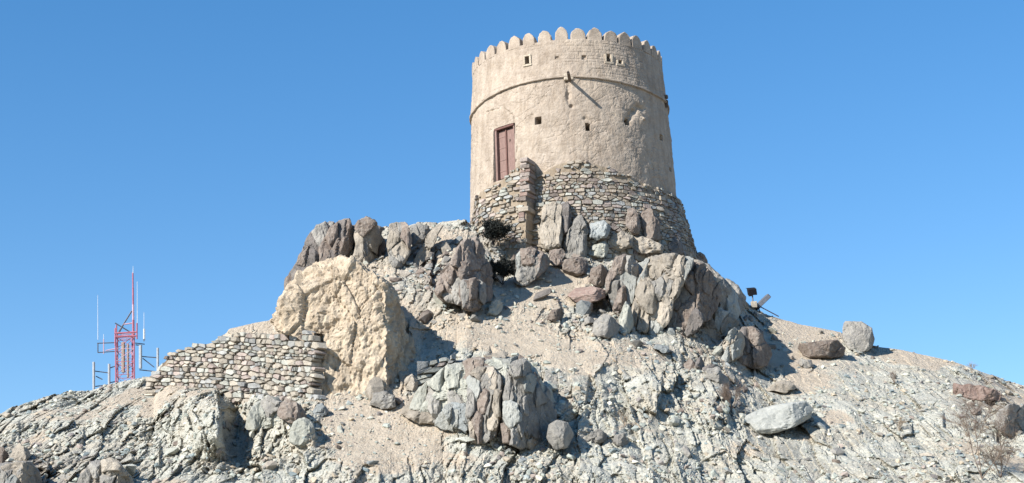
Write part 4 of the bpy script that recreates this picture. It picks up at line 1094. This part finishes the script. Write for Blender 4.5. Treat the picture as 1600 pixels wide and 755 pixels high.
# the larger loose stones, one object each
tm = []
smats = ['gg', 'gr', 'tn', 'bl', 'pu', 'gg', 'gr', 'tn']
for k in range(16):
    v, f = tmpl[k]
    tm.append(mesh_np('loose_stone', v, f, M[smats[k % 8]], data_only=True))
wmid = (dens * cell * (1 - .3 * sandF) * (1 + 2.5 * brownF) * ((U > 5) & (U < 1595) & (V < 750))).ravel(); wmid /= wmid.sum()
NSM = 270
pk = rng.choice(NV * NC, NSM, p=wmid, replace=False)
CN = {'gg': 'pale green grey', 'gr': 'grey', 'tn': 'tan', 'bl': 'blue grey', 'pu': 'purple brown'}
for k in range(NSM):
    t_ = k % 16; s_ = float(np.clip((.085 + .07 * brF[pk[k]]) * (rng.pareto(2.6) + 1), .085, .26 + .16 * brF[pk[k]]))
    o = bpy.data.objects.new('loose_stone', tm[t_]); n3 = Fn[pk[k]] / np.linalg.norm(Fn[pk[k]])
    nv = Vector(n3 + rng.normal(size=3) * .3).normalized(); q = nv.to_track_quat('Z', 'Y')
    o.rotation_mode = 'QUATERNION'; o.rotation_quaternion = q @ Matrix.Rotation(rng.uniform(0, 6.28), 3, 'Z').to_quaternion()
    o.location = Vector(Fp[pk[k]] + n3 * s_ * .3); o.scale = (s_ * rng.uniform(.9, 1.5), s_ * rng.uniform(.8, 1.2), s_ * rng.uniform(.7, 1.2))
    COL.objects.link(o); mk = smats[t_ % 8]
    tag(o, 'small angular %s stone lying loose on the stony slope' % CN[mk], 'stone', '%s stones scattered on the slope' % CN[mk])

# angular rubble wedged between the crags
wr = (cell * np.clip(gauss(U, V, 850, 440, 300, 75) * brownF * 1.5 + .25 * gauss(U, V, 1120, 520, 120, 70) + .25 * gauss(U, V, 640, 420, 60, 50) + .18 * gauss(U, V, 560, 630, 80, 20) + .12 * gauss(U, V, 1120, 590, 90, 30), 0, 2)).ravel()
wr[(Fp[:, 1] > 68) & (np.abs(U.ravel() - 900) < 150)] = 0; wr /= wr.sum()
pr = rng.choice(NV * NC, 95, p=wr, replace=False)
rmats = ['pu', 'gr', 'tn', 'gg', 'pu', 'dk', 'bl', 'gr']; rme = []
for k in range(16):
    v, f = tmpl[k]; rme.append(mesh_np('rubble_rock', v, f, M[rmats[k % 8]], data_only=True))
RN = {'gg': 'pale green grey', 'gr': 'grey', 'tn': 'tan', 'bl': 'blue grey', 'pu': 'purple brown', 'dk': 'dark brown'}
for k in range(95):
    t_ = k % 16; s_ = float(np.clip(.17 * (rng.pareto(2.4) + 1), .17, .52)); q0 = pr[k]
    o = bpy.data.objects.new('rubble_rock', rme[t_])
    nv = Vector(Fn[q0] / np.linalg.norm(Fn[q0]) + rng.normal(size=3) * .6).normalized(); q = nv.to_track_quat('Z', 'Y')
    o.rotation_mode = 'QUATERNION'; o.rotation_quaternion = q @ Matrix.Rotation(rng.uniform(0, 6.28), 3, 'Z').to_quaternion()
    o.location = Vector(Fp[q0] + Fn[q0] * s_ * .2); o.scale = (s_ * rng.uniform(.9, 1.5), s_ * rng.uniform(.7, 1.1), s_ * rng.uniform(.9, 1.5))
    COL.objects.link(o); mk = rmats[t_ % 8]
    tag(o, 'angular %s rubble rock wedged between the large rocks of the hill' % RN[mk], 'rock', '%s rubble rocks among the crags' % RN[mk])

# ------------------------------------------------------------------ plants
def twigs(ts, p, d, L, r, depth, spread, leaves=None, r_=random):
    d = d / np.linalg.norm(d); segs = 3
    for s_ in range(segs):
        q = p + d * L / segs; ts.add(p, q, r * (1 - .25 * s_ / segs), r * (1 - .25 * (s_ + 1) / segs), 4 if depth < 3 else 5)
        p = q; d = d + np.array([r_.gauss(0, .12), r_.gauss(0, .12), r_.gauss(0.02, .08)]); d /= np.linalg.norm(d)
        if leaves is not None and depth <= 1:
            for _ in range(2): leaves.append((p + np.array([r_.gauss(0, .04) for _ in range(3)]), r_.uniform(.02, .045)))
        if depth > 0 and s_ >= 0:
            for _ in range(2 if s_ < 2 else 3):
                if r_.random() < .8: twigs(ts, p, d + np.array([r_.gauss(0, spread), r_.gauss(0, spread), r_.gauss(.1, spread * .7)]), L * r_.uniform(.5, .75), r * .6, depth - 1, spread, leaves, r_)
def bush(name, u, v, H, label, seed, trunks=1, depth=3, spread=.55, mat='twig', thick=.014, cat='bush', leafy=False, push=.15, lean=(0, 0, 1)):
    g, n = ground_at(u, v); base_ = g - np.array([0, push, 0.05]); r_ = random.Random(seed)
    root = empty(name, base_); tag(root, label, cat)
    tsx = TubeSet(); stem_ = TubeSet(); lv = [] if leafy else None
    for k in range(trunks):
        d = np.array(lean, float) + np.array([r_.gauss(0, .35 if trunks > 1 else .05), r_.gauss(0, .3), 0]) * (1 if trunks > 1 else .3)
        L = H * (.45 if trunks == 1 else r_.uniform(.4, .6))
        stem_.add(base_, base_ + d / np.linalg.norm(d) * L * .5, thick * 1.3, thick, 6)
        twigs(tsx, base_ + d / np.linalg.norm(d) * L * .5, d, L, thick, depth, spread, lv, r_)
    stem_.build('stem', M[mat], root); tsx.build('twigs', M[mat], root)['kind'] = 'stuff'
    if leafy:
        vv_, ff_ = [], []
        for (c, s_) in lv:
            a = np.array([r_.gauss(0, 1) for _ in range(3)]); a /= np.linalg.norm(a); b = np.cross(a, [r_.gauss(0, 1) for _ in range(3)]); b /= np.linalg.norm(b)
            k = len(vv_); vv_ += [c - a * s_, c + b * s_ * .5, c + a * s_, c - b * s_ * .5]; ff_.append((k, k + 1, k + 2, k + 3))
        o = mesh_py('leaves', np.array(vv_), ff_, M['darkleaf'], root, loc=base_); o.location = (0, 0, 0); o['kind'] = 'stuff'
    return root
bush('dry_bush', 1531, 748, 2.2, 'bare dry bush with a slim trunk near the lower corner of the slope', 4, 3, 4, .75, 'twig', .013, 'bush')
bush('dry_bush', 1560, 745, .8, 'low dark tangle of twigs at the foot of the bare bush', 9, 6, 3, .5, 'twig', .009, 'bush')
bush('dry_bush', 1142, 640, .7, 'brown dry bush among rocks above the pale boulder', 12, 8, 3, .5, 'twig', .008, 'bush')
bush('dry_tuft', 1395, 598, .4, 'small brown dry tuft alone on the upper open slope', 13, 7, 2, .5, 'twig', .007, 'dry plant')
bush('dry_tuft', 1402, 672, .35, 'small brown dry tuft in the middle of the open slope', 14, 7, 2, .5, 'twigpale', .007, 'dry plant')
bush('dry_tuft', 1516, 582, .45, 'thin dry tuft against the sky near the slope end', 15, 7, 2, .5, 'twigpale', .006, 'dry plant')
bush('dry_tuft', 975, 664, .4, 'wiry dry tuft below the jointed outcrop', 16, 6, 2, .5, 'twigpale', .007, 'dry plant')
bush('dark_shrub', 770, 386, .72, 'dark leafy shrub under the tower beside the pinnacle', 21, 9, 3, .5, 'darktwig', .012, 'shrub', True, .5)
bush('dark_shrub', 786, 446, .8, 'dark leafy shrub in the shaded hollow behind the pinnacle', 22, 8, 3, .45, 'darktwig', .012, 'shrub', True, .4)

# ------------------------------------------------------------------ floodlights
def floodlight(u, v, label, kind):
    g, n = ground_at(u, VS(u) + 3); gx = P(u, v, g[1])
    root = empty('floodlight', (gx[0], g[1], g[2])); tag(root, label, 'floodlight', 'floodlights by the tower')
    def boxm(name, c, ax, ay, az, mat, par, bev=.015):
        c, ax, ay, az = (np.array(x, float) for x in (c, ax, ay, az))
        V_ = [c + sx * ax + sy * ay + sz_ * az for sz_ in (-1, 1) for sx, sy in ((-1, -1), (1, -1), (1, 1), (-1, 1))]
        o = mesh_py(name, np.array(V_), [(0, 3, 2, 1), (4, 5, 6, 7), (0, 1, 5, 4), (1, 2, 6, 5), (2, 3, 7, 6), (3, 0, 4, 7)], M[mat], par, loc=c)
        wp_ = np.array(par.location) + (np.array(par.parent.location) if par.parent else 0)
        o.location = Vector(c - wp_); b = o.modifiers.new('bevel', 'BEVEL'); b.width = bev; b.segments = 2; return o
    R = np.array(root.location)
    if kind == 0:
        c = gx; ax = np.array([.19, .05, .02]); up = np.array([-.02, -.06, .13]); dp = np.cross(ax, up); dp = dp / np.linalg.norm(dp) * .10
        hs = boxm('housing', c, ax, up, dp, 'black', root, .03); boxm('lamp_glass', c - dp * 1.05, ax * .86, up * .82, dp * .06, 'glass', hs, .004)
        boxm('visor', c + up * 1.05 - dp * .8, ax * 1.02, up * .06, dp * .9, 'black', hs, .004)
        boxm('bracket', c - up * .9 + ax * -.5, ax * .45, up * .45, dp * .4, 'steel', root, .01)
        ts = TubeSet(); ts.add(R + (0, 0, -.2), c - up * .9, .035, .03); ts.build('post', M['steel'], root)
        boxm('ballast_box', R + (.02, -.15, .12), (.13, 0, 0), (0, .1, 0), (0, 0, .14), 'w_tan', root, .02)
    else:
        c = gx; L = np.array([.27, .02, .24]); wv = np.array([-.07, 0, .08]); dp = np.array([.02, -.07, 0])
        hs = boxm('housing', c, L, wv, dp * 1.6, 'lampgrey', root, .02); boxm('lamp_glass', c + L * 1.0, L * .05, wv * .85, dp * 1.3, 'glass', hs, .004)
        boxm('bracket', c - L * 1.0, L * .3, wv * 1.1, dp * 1.5, 'black', root, .01)
        ts = TubeSet(); ts.add(c - L * .9, R + (-.1, 0, -.1), .03); ts.add(c - L * .8, R + (.65, 0, -.12), .025); ts.build('post', M['steel'], root)
floodlight(1175, 456, 'black square floodlight facing out from a short post', 0)
floodlight(1192, 471, 'grey floodlight tipped upwards on a thin strut', 1)

# ------------------------------------------------------------------ radio mast beyond the hill
MY = 108.0
def W(u, v, dy=0): return P(u, v, MY + dy)
cx_ = W(195, 560); zbm = back_z(cx_[0], MY) - .6
mast = empty('radio_mast', (cx_[0], MY, zbm)); tag(mast, 'red and white lattice radio mast with whip and panel antennas', 'radio mast')
legs = []
for (u, dy) in ((181, -.6), (210, -.6), (184, .7), (207, .7)):
    a, b = W(u, 600, dy), W(u - 0.5, 521, dy); bot = a + (a - b) * ((a[2] - zbm) / (b[2] - a[2])); legs.append((bot, b))
for k, (bot, tp) in enumerate(legs):
    ts = TubeSet(); n = 14
    ts.add(bot, tp, .06, .05, 6); ts.build('mast_leg', M['red'], mast)
sides = [(0, 1), (2, 3), (0, 2), (1, 3)]; zz = zbm + 1.0; ztop_m = legs[0][1][2]
def lp(k, z):
    b, t = legs[k]; f = (z - b[2]) / (t[2] - b[2]); return b + (t - b) * f
n = 0
while zz < ztop_m - .1:
    z2 = min(zz + .85, ztop_m)
    for (i, j) in sides:
        if ztop_m - zz < 9:
            ts = TubeSet(); ts.add(lp(i, zz), lp(j, z2), .020); ts.build('brace', M['red' if n % 2 else 'white'], mast)
            ts = TubeSet(); ts.add(lp(i, z2), lp(j, z2), .022); ts.build('crossbar', M['red' if n % 3 else 'white'], mast)
            ts = TubeSet(); ts.add(lp(j, zz), lp(i, z2), .016); ts.build('brace', M['red'], mast)
    zz = z2; n += 1
def pole(name, u0, v0, u1, v1, r, mat, dy=0, r1=None):
    ts = TubeSet(); ts.add(W(u0, v0, dy), W(u1, v1, dy), r, r1 if r1 else r, 6); return ts.build(name, M[mat], mast)
for (i, (v0, v1, mt)) in enumerate(((524, 500, 'red'), (500, 476, 'white'), (476, 450, 'red'), (450, 426, 'red'))): pole('mast_pole', 208.5 - (524 - v0) * .01, v0, 208.5 - (524 - v1) * .01, v1, .08 - .01 * i, mt)
for a in ((206, 486, 184, 521), (207, 505, 193, 507), (193, 507, 185, 522), (180, 505, 205, 520), (209, 500, 209, 522)): pole('stay_bar', *a, .045, 'steel' if a[0] != 207 else 'white')
for a in ((179, 521, 214, 519), (180, 526, 213, 525)): pole('platform_rail', *a, .06, 'red', -.8)
for a in ((180, 513, 180, 540), (182, 508, 182, 522), (214, 505, 214, 530)): pole('side_post', *a, .05, 'red', -.8)
for a in ((152, 536.5, 182, 535.5), (153, 551, 182, 549), (165, 548, 180, 545), (153, 536, 153, 551), (162, 530, 162, 553)): pole('side_arm', *a, .035, 'steel' if a[0] < 160 else 'white', -.3)
for a in ((210, 536, 226, 538), (212, 539, 222, 540), (219, 557, 246, 559), (223, 560, 241, 574), (218, 578, 246, 581), (148, 580, 172, 583), (149, 604, 171, 601), (150, 588, 160, 593), (172, 575, 181, 572), (172, 598, 182, 596)): pole('side_arm', *a, .035, 'steel', -.3)
for a in ((153, 531, 152.7, 461, .024, .012), (162, 547, 162, 522, .03, .015), (214.6, 505, 214.4, 440, .026, .014), (225, 534, 225, 488, .026, .014), (208, 427, 208, 416, .025, .012), (225.3, 532, 225.3, 514, .07, .07)):
    ts = TubeSet(); ts.add(W(a[0], a[1], -.3), W(a[2], a[3], -.3), a[4], a[5], 6); ts.build('whip_antenna', M['whip'], mast)
def panel(u, v0, v1, w=.13, mat='panel'):
    a, b = W(u, v1, -.5), W(u, v0, -.5); V_ = []
    for q in (a, b):
        for sx, sy in ((-1, -1), (-.6, -1.4), (.6, -1.4), (1, -1), (1, 1), (-1, 1)): V_.append(q + np.array([sx * w / 2, sy * .08, 0]))
    f = [tuple(range(6))[::-1], tuple(range(6, 12))] + [(k, (k + 1) % 6, 6 + (k + 1) % 6, 6 + k) for k in range(6)]
    V_ = np.array(V_); c = V_.mean(0); o = mesh_py('panel_antenna', V_, f, M[mat], mast, loc=c); o.location = Vector(c - np.array(mast.location))
M['panelbrown'] = plain_material('antenna_tan_plastic', (.36, .27, .22), .6)
panel(146.5, 566, 618); panel(170.5, 569, 610); panel(246.5, 544, 585); panel(219.5, 540, 576, .18, 'panel'); panel(192.5, 535, 582, .2, 'panelbrown'); panel(200, 538, 590, .12, 'panelbrown')

# ------------------------------------------------------------------ the low stack of flat stones beside the great outcrop
su = np.array([652, 680, 712]); sB = P(su, np.array([600, 592, 582]), np.array([Ybase(652, 600), Ybase(680, 592), Ybase(712, 582)]) - .25)
slen = np.concatenate([[0], np.cumsum(np.linalg.norm(np.diff(sB, axis=0), axis=1))])
def stack_F(a, b, c):
    q = np.array([np.interp(a, slen, sB[:, k]) for k in range(3)]); return q + np.array([0, -c + .25 * b, b])
st = empty('stone_stack', sB[1]); tag(st, 'low stack of flat grey stones between mud ruin and great outcrop', 'stone stack')
polys = rubble(0, slen[-1], -.15, .75, .40, .16, 31, lambda a, b: 0 < a < slen[-1] and b < .62 and b > -.1)
build_stones(st, polys, stack_F, .4, .06, .02, STONE_MATS_WALL, [2, 4, 2, 3, 1], 33)
